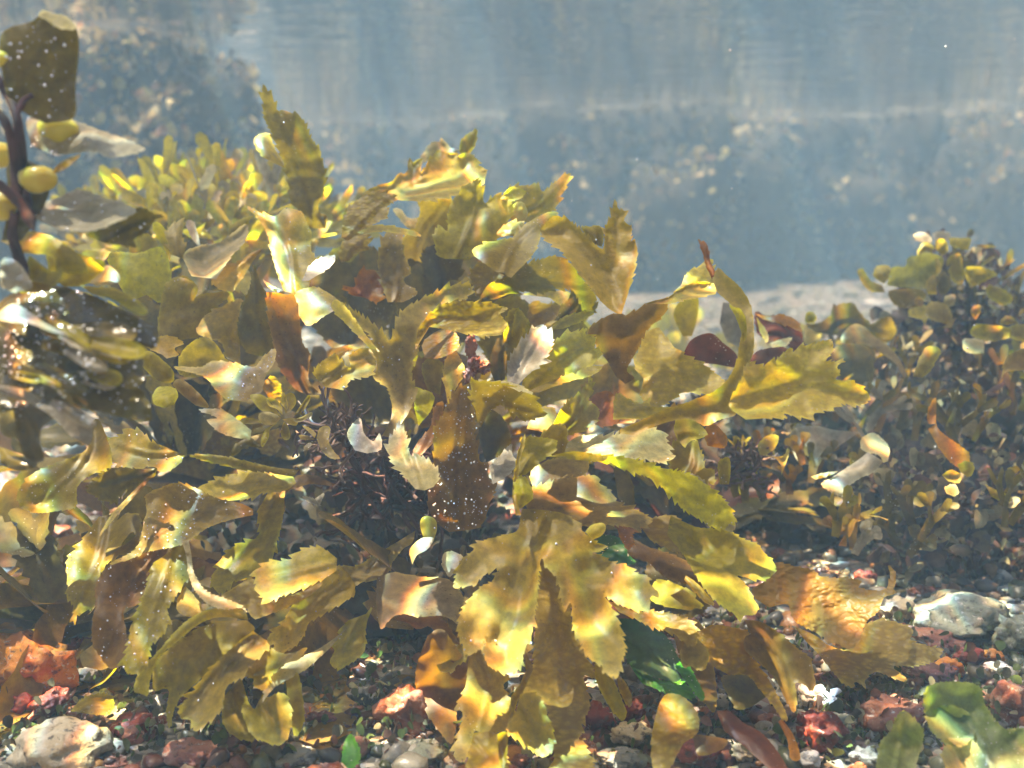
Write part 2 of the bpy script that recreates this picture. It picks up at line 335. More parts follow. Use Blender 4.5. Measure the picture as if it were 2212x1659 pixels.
# the water's own haze
m, N, L = newmat('haze_water')
pv = node(N, 'ShaderNodeVolumePrincipled'); pv.inputs['Color'].default_value = (.105, .18, .262, 1); pv.inputs['Density'].default_value = .50; pv.inputs['Anisotropy'].default_value = .1
pv.inputs['Absorption Color'].default_value = (1, 1, 1, 1)
o = node(N, 'ShaderNodeOutputMaterial'); L.new(pv.outputs[0], o.inputs['Volume'])
hb = [(x, y, z) for x in (-31, 31) for y in (-31, 31) for z in (-1.2, WATER_Z+.03)]
tag(mesh('haze', hb, [(0, 1, 3, 2), (4, 6, 7, 5), (0, 4, 5, 1), (2, 3, 7, 6), (0, 2, 6, 4), (1, 5, 7, 3)], m, smooth=False), kind='stuff')

# ------------------------------------------------------------------ rock walls and boulders
def ico(sub):
    bm = bmesh.new(); bmesh.ops.create_icosphere(bm, subdivisions=sub, radius=1)
    V = np.array([v.co[:] for v in bm.verts]); Fc = np.array([[v.index for v in f.verts] for f in bm.faces]); bm.free()
    return V, Fc
ICO = {k: ico(k) for k in (1, 2, 3, 4, 5, 6)}
def rock_verts(c, size, seed, rough=.35, fs=1.4, sub=4, rot=0.0, flat=None, facet=0.0):
    V, Fc = ICO[sub]; V = V.copy()
    d = np.array([rough*(noise.noise(Vector(v)*fs+Vector((seed, seed*2, -seed)))+.5*noise.noise(Vector(v)*fs*2.3+Vector((seed, 5, seed)))+.22*noise.noise(Vector(v)*fs*6+Vector((seed, 5, seed)))) for v in V])
    if facet:
        cell = np.array([noise.cell(Vector(v)*2.1+Vector((seed, 1, seed))) for v in V]); d = d+facet*(cell-.5)*.2
        rs = np.random.RandomState(int(seed*10) % 9999); 
        for _ in range(7):      # planes knocked off the stone
            n = rs.normal(size=3); n /= np.linalg.norm(n); h = .72+.2*rs.rand(); t = V@n
            V = V-np.outer(np.maximum(0, t-h), n)*facet
    V = V*(1+d)[:, None]*np.array(size)
    if flat is not None: V[:, 2] = np.maximum(V[:, 2], -flat)
    cr, sr = math.cos(rot), math.sin(rot)
    V = np.stack([V[:, 0]*cr-V[:, 1]*sr, V[:, 0]*sr+V[:, 1]*cr, V[:, 2]], 1)
    return V+np.array(c), Fc
LEAF = np.array([(0, 0, 0), (.30, .30, .04), (.42, .62, .10), (.28, .92, .10), (0, 1.0, .07), (-.28, .92, .10), (-.42, .62, .10), (-.30, .30, .04), (0, .55, 0)])
LEAF_F = np.array([(8, i, (i+1) % 8) for i in range(8)])
def scatter_leaves(P, Nn, n, size, cols, seed, spread=1.0, lift=0.0, droop=.0):
    """n small rounded leaflets growing out of the points P with normals Nn"""
    rs = np.random.RandomState(seed); k = rs.randint(0, len(P), n)
    p = P[k]+rs.normal(size=(n, 3))*lift; d = Nn[k]+rs.normal(size=(n, 3))*spread; d[:, 2] += .35-droop
    d /= np.linalg.norm(d, axis=1)[:, None]
    s = np.cross(d, rs.normal(size=(n, 3))); s /= np.linalg.norm(s, axis=1)[:, None]; u = np.cross(s, d)
    sz = size*(.5+rs.rand(n)**1.5*1.3)
    V = p[:, None, :]+sz[:, None, None]*(LEAF[None, :, 0, None]*s[:, None, :]*(.6+.6*rs.rand(n))[:, None, None]+LEAF[None, :, 1, None]*d[:, None, :]+LEAF[None, :, 2, None]*u[:, None, :]*(rs.rand(n)*4)[:, None, None])
    Fc = LEAF_F[None]+(np.arange(n)*9)[:, None, None]
    cols = np.array(cols); ci = rs.randint(0, len(cols), n)
    T = np.repeat(cols[ci]*(.6+.7*rs.rand(n))[:, None], 9, 0)
    return V.reshape(-1, 3), Fc.reshape(-1, 3), T
def vnormals(V, Fc):
    n = np.cross(V[Fc[:, 1]]-V[Fc[:, 0]], V[Fc[:, 2]]-V[Fc[:, 0]]); N_ = np.zeros_like(V)
    for i in range(3): np.add.at(N_, Fc[:, i], n)
    return N_/np.maximum(1e-12, np.linalg.norm(N_, axis=1))[:, None]
TAN = [(.50, .40, .20), (.36, .28, .12), (.62, .54, .30), (.5, .4, .2), (.20, .14, .05), (.12, .08, .035), (.34, .20, .12), (.42, .38, .13)]
def weedy_rock(name, label, cat, blobs, n, size, seed, cols=TAN, spread=.9, zmax=None, patch=0, wname='weed_cover', gap=-.02, vary=0):
    """a rock of joined lobes (one mesh) and the uncountable small weeds on it"""
    parts = [rock_verts(*b) for b in blobs]; V, Fc = cat_meshes(parts)
    if zmax: V[:, 2] = np.minimum(V[:, 2], zmax)
    t = thing(name, label, cat, tuple(np.mean([b[0] for b in blobs], axis=0)*np.array([1, 1, 0])))
    mesh('rock', V, Fc, MATS['rock_dark'], t)
    Nn = vnormals(V, Fc); rs = np.random.RandomState(seed)
    keep = (V[:, 2] > -.01) & (Nn[:, 1] < .5)
    P, Q = V[keep], Nn[keep]
    if patch:   # weeds gather in clumps
        f = np.array([noise.noise(Vector(p)*patch+Vector((seed, 0, 0))) for p in P]); k = f > gap; P, Q = P[k], Q[k]
    LV, LF, T = scatter_leaves(P, Q, n, size, cols, seed, spread, lift=size*.5)
    if vary:
        q = LV.reshape(-1, 9, 3)[:, 0]; k = np.array([noise.noise(Vector(p)*vary+Vector((3, seed, 1)))+.5*noise.noise(Vector(p)*vary*4) for p in q])
        T = T*np.repeat(.22+1.15*np.clip(k*2.2+.45, 0, 1), 9)[:, None]
    if zmax: LV[:, 2] = np.minimum(LV[:, 2], WATER_Z-.004-.01*rs.rand(len(LV)))
    o = mesh(wname, LV, LF, MATS['leaflet'], t, attrs={'tint': T}); tag(o, kind='stuff')
    return t
# far wall across the back (its top touches the surface)
YW = 3.4
bl = []
rs = random.Random(4)
for i in range(17):
    x = -.62+i*.27
    y = YW+.25*math.sin(i*1.3)+(.25 if i < 2 else 0)
    bl.append(((x, y+.25, .22), (.26, .38, .42), 3+i*1.7, .35, 1.6, 4))
weedy_rock('rock_wall', 'long dark weed covered rock wall across the hazy background, its top meeting the water surface', 'rock wall', bl, 40000, .019, 11, spread=.9, zmax=WATER_Z-.004, vary=2.6)
bl = [((2.6+.5*i, 2.9-.12*i, .18), (.4, .4, .40), 31+i*1.7, .35, 1.6, 4) for i in range(4)]
weedy_rock('rock_wall', 'hazy weedy rock face closing the view at the far right behind the tall bushy weeds', 'rock wall', bl, 4000, .022, 12, spread=.9, zmax=WATER_Z-.004, vary=2.6)
bl = [((-2.4+.55*i, 5.2+.2*(i % 2), .2), (.5, .4, .42), 51+i*1.7, .35, 1.6, 4) for i in range(4)]
weedy_rock('rock_wall', 'added rock plugging the open gap left of the tall olive frond against bright glare', 'rock wall', bl, 3000, .02, 17, zmax=WATER_Z-.004, patch=5)  # added to close the gap against white glare mirrored in the surface
# nearer weedy rock at the upper left
bl = [((-1.45, 2.2, .22), (.5, .4, .46), 71, .35, 1.6, 5), ((-1.0, 2.1, .25), (.36, .3, .42), 73, .4, 1.6, 5), ((-.72, 2.1, .22), (.2, .25, .33), 75, .4, 1.6, 5), ((-.9, 2.5, .25), (.25, .3, .38), 77, .4, 1.6, 4)]
weedy_rock('weedy_boulder', 'dark weed covered boulder pile behind the yellow bladder wrack at the upper left', 'boulder', bl, 22000, .016, 13, zmax=WATER_Z-.004, vary=4)
# dark mound at the right carrying bushy weeds
OLV = [(.24, .18, .06), (.30, .24, .09), (.16, .09, .06), (.09, .06, .02), (.12, .05, .03), (.46, .42, .22), (.14, .09, .03), (.10, .06, .03)]
def P3(px, py, d): return tuple(at(px, py, d))
bl = [(P3(2010, 930, .92), (.12, .11, .10), 91, .4, 1.6, 5), (P3(1800, 1010, .88), (.13, .11, .075), 93, .4, 1.6, 5), (P3(2220, 960, .90), (.12, .12, .12), 95, .4, 1.6, 5), (P3(1680, 980, 1.0), (.09, .1, .05), 97, .4, 1.6, 4), (P3(2060, 1130, .80), (.15, .09, .045), 98, .4, 1.6, 5)]
weedy_rock('weedy_boulder', 'low dark boulder at the right crowded with small olive weeds and red turf', 'boulder', bl, 4500, .008, 14, cols=OLV, spread=1.0, patch=22, gap=-.2)

DKL = [(.10, .07, .03), (.06, .04, .03), (.14, .10, .04), (.09, .05, .03), (.05, .06, .03)]
def G0(px, py, z=.0):
    p = at(px, py, gdepth(px, py, 0)); return (p.x, p.y, z)
weedy_rock('shade_rock', 'added dark rock standing in for shade in the hollow under the middle of the big plant', 'rock', [(G0(930, 1330, .012), (.075, .035, .034), 101, .4, 1.6, 5), (G0(760, 1290, .01), (.07, .03, .03), 103, .4, 1.6, 4), (G0(620, 1250, .01), (.06, .03, .03), 104, .4, 1.6, 4)], 1600, .007, 15, cols=DKL)  # added so the hollow goes black instead of showing lit gravel
weedy_rock('shade_rock', 'added dark rock standing in for deep shade below the large pale gold frond at the right', 'rock', [(G0(1650, 1110, .02), (.10, .05, .06), 105, .4, 1.6, 5), (G0(1830, 1150, .015), (.09, .04, .05), 107, .4, 1.6, 5), (G0(1480, 1090, .02), (.07, .05, .05), 109, .4, 1.6, 4), (G0(2060, 1160, .015), (.09, .04, .04), 110, .4, 1.6, 4)], 4200, .008, 16, cols=DKL)  # dark lobes added over the gravel to make deep shade here
# ------------------------------------------------------------------ gravel and stones
def stone_cloud(name, n, gen, seed, cols, sub=2):
    rs = np.random.RandomState(seed); V0, F0 = ICO[sub]
    Vs, Fs, Ts = [], [], []
    shapes = []
    for k in range(14):
        v, _ = rock_verts((0, 0, 0), (1, 1, 1), k*3.3, .30, 1.3, sub, facet=.8); shapes.append(v)
    o = 0
    for i in range(n):
        x, y, r = gen(rs)
        sz = np.array([1, .6+.4*rs.rand(), .45+.3*rs.rand()])*r; a = rs.rand()*6.28; ti = rs.normal()*.3
        v = shapes[rs.randint(14)]*sz
        v = np.stack([v[:, 0]*math.cos(ti)-v[:, 2]*math.sin(ti), v[:, 1], v[:, 0]*math.sin(ti)+v[:, 2]*math.cos(ti)], 1)
        v = np.stack([v[:, 0]*math.cos(a)-v[:, 1]*math.sin(a), v[:, 0]*math.sin(a)+v[:, 1]*math.cos(a), v[:, 2]], 1)
        Vs.append(v+np.array([x, y, ground_z(x, y)+r*.25])); Fs.append(F0+o); o += len(v)
        c = np.array(cols[rs.randint(len(cols))])*(.6+.7*rs.rand()); Ts.append(np.repeat(c[None], len(v), 0))
    ob = mesh(name, np.vstack(Vs), np.vstack(Fs), MATS['pebble'], attrs={'tint': np.vstack(Ts)})
    return tag(ob, kind='stuff')
GC = [(.14, .045, .028), (.17, .065, .035), (.22, .20, .15), (.10, .09, .07), (.34, .31, .25), (.12, .12, .07), (.08, .03, .02), (.26, .12, .04), (.06, .055, .045), (.17, .14, .08), (.06, .07, .03), (.10, .05, .03)]
GF = [(.30, .29, .22), (.20, .20, .16), (.56, .54, .44), (.12, .12, .08), (.28, .28, .13)]
def near_gen(rs):
    y = .30+rs.rand()**1.2*.75; x = (rs.rand()*2-1)*(y*.53+.05); return x, y, .0022+.0065*rs.rand()**3
def mid_gen(rs):
    y = .9+rs.rand()*2.4; x = (rs.rand()*2-1)*(y*.53+.05); return x, y, .005+.015*rs.rand()**3
stone_cloud('gravel', 6500, near_gen, 5, GC, 2)
stone_cloud('pale_gravel', 3800, mid_gen, 6, GF, 1)
STONE_COL = {'white': ((.78, .74, .68), (.55, .50, .44)), 'red': ((.27, .04, .018), (.12, .02, .01)), 'orange': ((.72, .30, .03), (.45, .09, .01)), 'pale': ((.70, .60, .42), (.40, .28, .14)),
    'grey': ((.34, .32, .28), (.18, .17, .14)), 'purp': ((.24, .10, .09), (.13, .055, .06)), 'green': ((.26, .27, .20), (.14, .15, .10)), 'pink': ((.50, .24, .16), (.32, .09, .05)), 'crust': ((.40, .16, .08), (.16, .05, .035)), 'black': ((.05, .05, .05), (.02, .02, .02))}
STONE_G = {'white': (.60, .40, .33), 'pale': (.50, .30, .14), 'red': (.42, .12, .05), 'orange': (.70, .40, .06), 'green': (.36, .42, .18), 'black': (.10, .08, .06), 'purp': (.34, .2, .18)}
for k, (a, b_) in STONE_COL.items(): simple('st_'+k, a, col2=b_, scale=55, rough=.6, spec=.4, bump=.9, bs=150, grains=STONE_G.get(k, (.42, .30, .20)))
def stone(tile, x, y, rx, ry, col, label, rot=0, seed=None, facet=1.0, deep=.8, lift=0.0):
    """a single stone: centre and half-sizes in tile units, standing on the seabed"""
    ox, oy = TILE[tile]; px, py = ox+x/3, oy+y/3
    d = gdepth(px, py+ry/3*.75, 0.0)-lift; sx = rx/3/F*d; sz = ry/3/F*d
    p = at(px, py, d)
    seed = seed if seed is not None else (px*.37+py*.11) % 50
    v, f = rock_verts((0, 0, 0), (sx, max(sx*deep, sz*.7), sz*1.02), seed, .22, 1.3, 4, facet=facet)
    c, s = math.cos(R(rot)), math.sin(R(rot))      # roll as seen by the camera
    v = np.stack([v[:, 0]*c+v[:, 2]*s, v[:, 1], -v[:, 0]*s+v[:, 2]*c], 1)+np.array(p)
    o = mesh('stone', v, f, MATS['st_'+col]); 
    me = o.data; off = Vector(p); 
    for vv in me.vertices: vv.co -= off
    o.location = p
    return tag(o, label, 'stone', 'stones on the seabed')
# ================================================================== SEAWEED BLADES
def smooth_loop(pts, step):
    """closed-at-the-base outline -> evenly spaced Catmull-Rom points"""
    P = [np.array(p, float) for p in pts]; P = [2*P[0]-P[1]]+P+[2*P[-1]-P[-2]]
    out = []
    for i in range(1, len(P)-2):
        p0, p1, p2, p3 = P[i-1:i+3]; n = max(1, int(np.linalg.norm(p2-p1)/1.5))
        for k in range(n):
            t = k/n; out.append(.5*((2*p1)+(p2-p0)*t+(2*p0-5*p1+4*p2-p3)*t*t+(3*p1-p0-3*p2+p3)*t**3))
    out.append(P[-2]); out = np.array(out)
    s = np.concatenate([[0], np.cumsum(np.linalg.norm(np.diff(out, axis=0), axis=1))])
    return out, s
def teeth_outline(pts, amp, pitch, rs, base):
    C, s = smooth_loop(pts, 1.5); Ltot = s[-1]
    area = .5*np.sum(C[:, 0]*np.roll(C[:, 1], -1)-np.roll(C[:, 0], -1)*C[:, 1]); sg = 1 if area > 0 else -1
    ip = lambda q: np.array([np.interp(q, s, C[:, 0]), np.interp(q, s, C[:, 1])])
    dmax = np.max(np.linalg.norm(C-base, axis=1))
    out, q = [], 0.0
    while q < Ltot-1:
        if amp <= 0:
            out.append(ip(q)); q += 5.5; continue
        pt = pitch*(.45+1.3*rs.random()**1.3); a = amp*(.2+1.1*rs.random())*min(1.3, .4+.6*pt/pitch)
        if rs.random() < .10: a *= 1.5
        q2 = min(q+pt, Ltot); p = ip(q+pt*.5); tg = ip(min(q2, Ltot))-ip(q); ln = np.linalg.norm(tg)+1e-9; tg /= ln
        nr = np.array([tg[1], -tg[0]])*sg
        rb = np.linalg.norm(p-base)/dmax; a *= min(1, max(.0, (rb-.10)/.25))
        fw = 1 if np.dot(tg, p-base) > 0 else -1      # teeth lean towards the growing tip
        prof = [(0, -.25), (.33, .10), (.62, .45), (.88, 1.0)]
        if fw < 0: prof = [(.0, -.25), (.12, 1.0), (.38, .45), (.67, .10)]
        for u, h in prof:
            out.append(ip(q+u*(q2-q))+nr*h*a+tg*fw*(h > .9)*a*.55)
        q = q2
    out.append(ip(Ltot))
    return np.array(out)
def inside(P, poly_):
    x, y = P[:, 0], P[:, 1]; c = np.zeros(len(P), bool); j = len(poly_)-1
    for i in range(len(poly_)):
        xi, yi = poly_[i]; xj, yj = poly_[j]
        t = ((yi > y) != (yj > y)) & (x < (xj-xi)*(y-yi)/(yj-yi+1e-12)+xi); c ^= t; j = i
    return c
FR_N = [0]
PEARLS = {}
def frond(parent, tile, s, d, gx, gy, mat, amp=6.0, pitch=17, cup=None, pearls=0, rib=None, label=None, name='frond', rip=1.0, clamp=True, bend=None):
    """One blade. Its outline is in tile units; it lies at depth d (m), tilted gx / gy (m per 100 px), cupped and
    rippled in space, kept above the seabed."""
    pts = poly(tile, s); FR_N[0] += 1; seed = FR_N[0]; rs = random.Random(seed*13+5)
    P0 = np.array(pts); base = (P0[0]+P0[-1])/2; cen = P0.mean(0)
    O = teeth_outline(pts, amp, pitch, rs, base)
    lo, hi = O.min(0), O.max(0); area = (hi-lo).prod(); st = max(6.0, min(10, math.sqrt(area/900)))
    gx_, gy_ = np.meshgrid(np.arange(lo[0], hi[0], st), np.arange(lo[1], hi[1], st*.9))
    G = np.stack([gx_.ravel()+(np.arange(gx_.size)//gx_.shape[1] % 2)*st*.5, gy_.ravel()], 1)
    G = G[inside(G, O)]
    if len(G):
        dm = np.min(np.linalg.norm(G[:, None]-O[None], axis=2), axis=1); G = G[dm > st*.45]
    nb = len(O); allp = [Vector(p) for p in O]+[Vector(p) for p in G]
    r = delaunay_2d_cdt(allp, [(i, (i+1) % nb) for i in range(nb)], [], 1, 1e-5)
    V2 = np.array([v[:] for v in r[0]]); Fc = [tuple(f) for f in r[2]]
    if not Fc: return None
    ed = np.min(np.linalg.norm(V2[:, None]-O[None], axis=2), axis=1); em = ed.max()
    tip = np.linalg.norm(V2-base, axis=1); tip = tip/tip.max()
    ddx, ddy = (V2-cen).T/100
    D = d+gx*ddx+gy*ddy
    cp = cup if cup is not None else (rs.random()-.4)*.007
    D = D+cp*(1-np.minimum(1, ed/em)**.7*1.0)*(1.0)
    w = np.array([noise.noise(Vector((x/95+seed, y/95-seed*2, .3)))*.008+noise.noise(Vector((x/38+seed, y/38, 5)))*.0014 for x, y in V2])*rip
    D = D+w+np.array([noise.noise(Vector((x/16, y/16, seed))) for x, y in V2])*.0012*np.exp(-ed/9)
    if bend:     # (x, y in tile units, depth offset, reach)
        ox, oy = TILE[tile]
        for bx, by, off, reach in bend:
            q = np.linalg.norm(V2-np.array((ox+bx/3, oy+by/3)), axis=1)/(reach/3); D = D+off*np.exp(-q**2)
    ribv = np.zeros(len(V2))
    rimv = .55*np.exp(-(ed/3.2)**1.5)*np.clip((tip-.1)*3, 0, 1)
    ribp = poly(tile, rib) if rib else None
    if ribp is None and amp >= 3:       # midrib from the base through the middle to the farthest tip
        far = P0[np.argmax(np.linalg.norm(P0-base, axis=1))]; ribp = [tuple(base), tuple((base+cen)/2+(cen-(base+far)/2)*.3), tuple(cen), tuple((cen+far)/2), tuple(cen*.15+far*.85)]
    if ribp:
        C, _ = smooth_loop(ribp, 1.5); q = np.min(np.linalg.norm(V2[:, None]-C[None, ::3], axis=2), axis=1)
        ribv = .55*np.exp(-(q/4)**2)*(1.0-tip*.8); D = D-.0028*np.exp(-(q/5)**2)*(1-.7*tip); D = D+.004*np.exp(-(q/30)**2)
    if clamp:
        for i, (x, y) in enumerate(V2):
            g = gdepth(x, y, .006)-.004
            if D[i] > g-.03: D[i] = g-.03*math.exp(-(D[i]-g+.03)/.03) if D[i] < g+2 else g
    W = np.array([at(x, y, q)[:] for (x, y), q in zip(V2, D)])
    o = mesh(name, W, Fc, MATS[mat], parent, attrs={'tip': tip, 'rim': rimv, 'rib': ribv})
    if label: o['label'] = label
    if pearls:
        rs2 = np.random.RandomState(seed); V0, F0 = ICO[1]; L_ = []
        k = rs2.choice(len(V2), min(pearls, len(V2)), replace=False)
        for i in k:
            if ed[i] < 4 or noise.noise(Vector((V2[i][0]/45, V2[i][1]/45, seed))) < -.12: continue
            q = (.00042 if parent.name.startswith('bladder') else .00036)*(.45+1.5*rs2.rand()**3)*max(.8, D[i]/.5)
            c = np.array(at(V2[i][0]+rs2.randn()*3, V2[i][1]+rs2.randn()*3, D[i]-.0011)); L_.append((V0*q+c, F0))
        if L_:
            pv_, pf_ = cat_meshes(L_); PEARLS.setdefault(parent.name, []).append((pv_, pf_))
    return o
def finish_pearls(parent):
    if parent.name in PEARLS:
        V, Fc = cat_meshes(PEARLS.pop(parent.name)); tag(mesh('air_bubbles', V, Fc, MATS['pearl'], parent), kind='stuff')

def bez(p0, p1, p2, t):
    return (1-t)**2*p0+2*t*(1-t)*p1+t*t*p2
def ribbon_geo(p0, p1, p2, w0, w1, up, n=14, amp=.12, rs=None, twist=0.0, round_tip=True, k=4, wavy=.1):
    """a curved blade from p0 to p2; returns V, F, tip values"""
    p0, p1, p2 = (np.array(p, float) for p in (p0, p1, p2)); up = np.array(up, float)
    V, T = [], []
    ph = rs.random()*6
    for i in range(n+1):
        t = i/n; c = bez(p0, p1, p2, t); tg = bez(p0, p1, p2, min(1, t+.01))-bez(p0, p1, p2, max(0, t-.01)); tg /= np.linalg.norm(tg)+1e-12
        sd = np.cross(tg, up); sd /= np.linalg.norm(sd)+1e-12; nn = np.cross(sd, tg)
        a = twist*t; sd, nn = sd*math.cos(a)+nn*math.sin(a), nn*math.cos(a)-sd*math.sin(a)
        w = w0+(w1-w0)*t
        if round_tip: w *= math.sqrt(max(.02, 1-max(0, (t-.78)/.24)**2))
        wl = w*(1+amp*(((i*.5) % 1)-.25)*4*rs.random()); wr = w*(1+amp*(((i*.5) % 1)-.25)*4*rs.random())
        for j in range(k+1):
            u = j/k*2-1; ww = wl if u < 0 else wr
            V.append(c+sd*u*ww+nn*w*(.22*u*u+wavy*abs(u)*math.sin(t*9+ph+u))); T.append(t)
    Fc = []
    for i in range(n):
        for j in range(k):
            a = i*(k+1)+j; Fc.append((a, a+1, a+k+2, a+k+1))
    return np.array(V), np.array(Fc), np.array(T)
def fork_frond(p, dr, L_, w, up, depth, rs, amp=.14, spread=.55, droop=0.0, n=8, k=4, bl=None):
    """forking blade: list of ribbons from point p along dr; bl collects bladder places"""
    p = np.array(p, float); dr = np.array(dr, float); dr /= np.linalg.norm(dr)
    j = np.array([rs.gauss(0, .22) for _ in range(3)]); d2 = dr+j+np.array((0, 0, -droop)); d2 /= np.linalg.norm(d2)
    mid = p+dr*L_*.5; end = mid+d2*L_*.5; res = []
    last = depth == 0
    V, Fc, T = ribbon_geo(p, mid, end, w*(.75 if not last else .7), w*(1.0 if not last else 1.15), up, n, amp, rs, rs.gauss(0, .7), last, k)
    res.append((V, Fc, T, depth))
    if bl is not None and not last and rs.random() < .8:
        s_ = np.cross(d2, up); s_ /= np.linalg.norm(s_)
        q = p+(end-p)*.8
        for s in (-1, 1): bl.append((q+s_*s*w*.75, w*.62))
    if not last:
        s_ = np.cross(d2, up); s_ /= np.linalg.norm(s_)
        for s in (-1, 1):
            nd = d2+s_*s*spread*(.6+.6*rs.random())
            res += fork_frond(end-d2*w*.5, nd, L_*(.7+.3*rs.random()), w*.92, np.array(up)+np.array([rs.gauss(0, .35) for _ in range(3)]), depth-1, rs, amp, spread, droop, n, k, bl)
    return res
def join_ribbons(rr, dmax):
    Vs, Fs, Ts, o = [], [], [], 0
    for V, Fc, T, dp in rr:
        Vs.append(V); Fs.append(Fc+o); o += len(V); Ts.append((dmax-dp+T)/(dmax+1))
    return np.vstack(Vs), np.vstack(Fs), np.concatenate(Ts)
def above_ground(V, m=.004):
    z = np.array([ground_z(x, y) for x, y, _ in V])+m; V[:, 2] = np.maximum(V[:, 2], z); V[:, 2] = np.minimum(V[:, 2], WATER_Z-.006); return V
def filler(parent, base, n, rmin, rmax, mats, seed, width=.014, name='frond', az=(0, 360), el=(5, 75), forks=1):
    """fronds of the plant's inner mass, radiating from its holdfast"""
    rs = random.Random(seed)
    for i in range(n):
        a = R(rs.uniform(*az)); e = R(rs.uniform(*el)); Lr = rs.uniform(rmin, rmax)
        dr = np.array((math.sin(a)*math.cos(e), -math.cos(a)*math.cos(e), math.sin(e)))
        up = np.array((rs.gauss(0, .5), -.4+rs.gauss(0, .5), 1.0))
        rr = fork_frond(np.array(base)+dr*.02, dr, Lr/(forks+1)*1.2, width*rs.uniform(.7, 1.3), up, forks, rs, amp=.2, droop=.35, n=12)
        V, Fc, T = join_ribbons(rr, forks)
        mesh(name, above_ground(V), Fc, MATS[rs.choice(mats)], parent, attrs={'tip': T})
def ball(parent, p, r, mat='bladder', stretch=(1, 1, 1.15), name='bladder', sub=3):
    V, Fc = rock_verts(p, tuple(r*s for s in stretch), 3+p[0]*9, .16, 1.3, sub)
    return mesh(name, V, Fc, MATS[mat], parent)
def tube(pts, rad, k=6):
    V, Fc = [], []; P = [np.array(p, float) for p in pts]
    for i, p in enumerate(P):
        t = P[min(i+1, len(P)-1)]-P[max(i-1, 0)]; t /= np.linalg.norm(t)+1e-12
        a = np.cross(t, (0.31, .2, .93)); a /= np.linalg.norm(a)+1e-12; b = np.cross(t, a); r = rad[i] if hasattr(rad, '__len__') else rad
        for j in range(k): V.append(p+(a*math.cos(j/k*6.2832)+b*math.sin(j/k*6.2832))*r)
    for i in range(len(P)-1):
        for j in range(k): Fc.append((i*k+j, i*k+(j+1) % k, (i+1)*k+(j+1) % k, (i+1)*k+j))
    return np.array(V), np.array(Fc)
# ================================================================== THE CENTRAL SERRATED WRACK
def base_at(px, py, dz=0.0):
    d = gdepth(px, py, 0); p = at(px, py, d); return (p.x, p.y, ground_z(p.x, p.y)+dz)
hx, hy = 0.0, 0.0
HB = Vector(at(860, 1080, .66)); HB.z = 0.0
wr = thing('serrated_wrack', 'big bushy golden brown seaweed with saw toothed fronds filling the middle of the picture', 'seaweed', tuple(HB))
f = lambda *a, **k: frond(wr, *a, **k)
V, Fc = rock_verts((HB.x, HB.y, .03), (.045, .04, .045), 2.2, .6, 3.2, 5); mesh('holdfast', V, Fc, MATS['holdfast'], wr)
LV, LF, T = scatter_leaves(V, vnormals(V, Fc), 1500, .010, [(.10, .05, .035), (.16, .09, .05), (.06, .035, .03), (.20, .15, .06), (.13, .07, .06)], 71, spread=.9, lift=.012)
tag(mesh('young_leaflets', above_ground(LV), LF, MATS['leaflet'], wr, attrs={'tint': T}), kind='stuff')
# --- upper left of the plant
f('A', '1990,1480 1960,1390 1880,1300 1870,1180 1840,1060 1790,940 1755,850 1715,770 1700,640 1705,560 1740,590 1780,660 1795,715 1850,720 1930,745 1980,800 2000,860 2030,920 2070,960 2085,1040 2110,1110 2100,1200 2095,1260 2060,1330 2075,1380 2120,1400 2110,1480', .60, .004, .004, 'ol', cup=.004, rip=.7, rib='2030,1450 1990,1300 1930,1100 1870,900 1800,760')
f('A', '1850,1090 1740,1040 1680,990 1645,920 1670,880 1740,860 1760,900 1780,960 1840,1060', .61, .01, -.02, 'cream', amp=2)
f('A', '1860,1940 1800,1780 1760,1640 1740,1540 1690,1440 1600,1335 1680,1375 1780,1400 1850,1355 1950,1370 1985,1440 2020,1520 2010,1600 2040,1700 1990,1900', .57, .004, -.02, 'cream', amp=2.5, pearls=10, rib='1920,1900 1890,1650 1820,1500 1700,1400')
f('A', '1110,1650 1080,1560 1090,1480 1140,1440 1190,1430 1180,1520 1200,1600 1190,1680', .60, .0, -.02, 'cream')
f('A', '1290,1600 1240,1540 1205,1440 1250,1435 1280,1510 1300,1590', .60, .0, -.02, 'gry', amp=2)
f('A', '1240,1790 1190,1650 1300,1590 1420,1570 1520,1500 1600,1450 1590,1560 1500,1660 1400,1810', .58, .0, -.035, 'wht', amp=2, cup=-.012)
f('A', '1490,1520 1480,1490 1540,1430 1630,1400 1600,1450 1520,1505', .60, 0, -.01, 'ol', amp=2)
f('A', '820,1790 850,1560 930,1515 990,1540 1030,1600 1060,1700 1070,1850 1000,1900 870,1850', .60, .0, .01, 'ol', amp=2)
f('A', '1080,1640 1000,1500 990,1440 1060,1470 1110,1600 1100,1700', .62, .0, .01, 'ol', amp=2)
# --- crown
f('B', '260,1265 150,1250 240,1200 320,1180 370,1130 420,1120 440,1060 520,1040 510,1120 600,1000 640,985 690,985 750,1010 800,990 860,1010 890,1060 920,1110 930,1170 910,1200 870,1180 800,1250 700,1275 560,1300 400,1300 350,1290', .62, .0, -.045, 'cream', cup=-.012, pearls=8)
f('B', '620,1010 530,1050 550,960 600,920 660,920 720,960 750,1000 700,1040', .66, 0, -.02, 'wht')
f('B', '790,1010 765,980 770,930 800,880 840,860 870,830 880,870 870,930 840,990', .63, 0, .01, 'ol', amp=2)
f('B', '670,1680 620,1640 600,1520 640,1470 690,1500 690,1400 720,1300 770,1250 780,1210 840,1190 880,1160 910,1220 920,1290 940,1330 960,1290 1010,1265 1080,1300 1120,1350 1090,1410 1050,1500 1000,1560 900,1620 830,1680', .57, .003, -.004, 'yg', rib='760,1650 840,1450 880,1250')
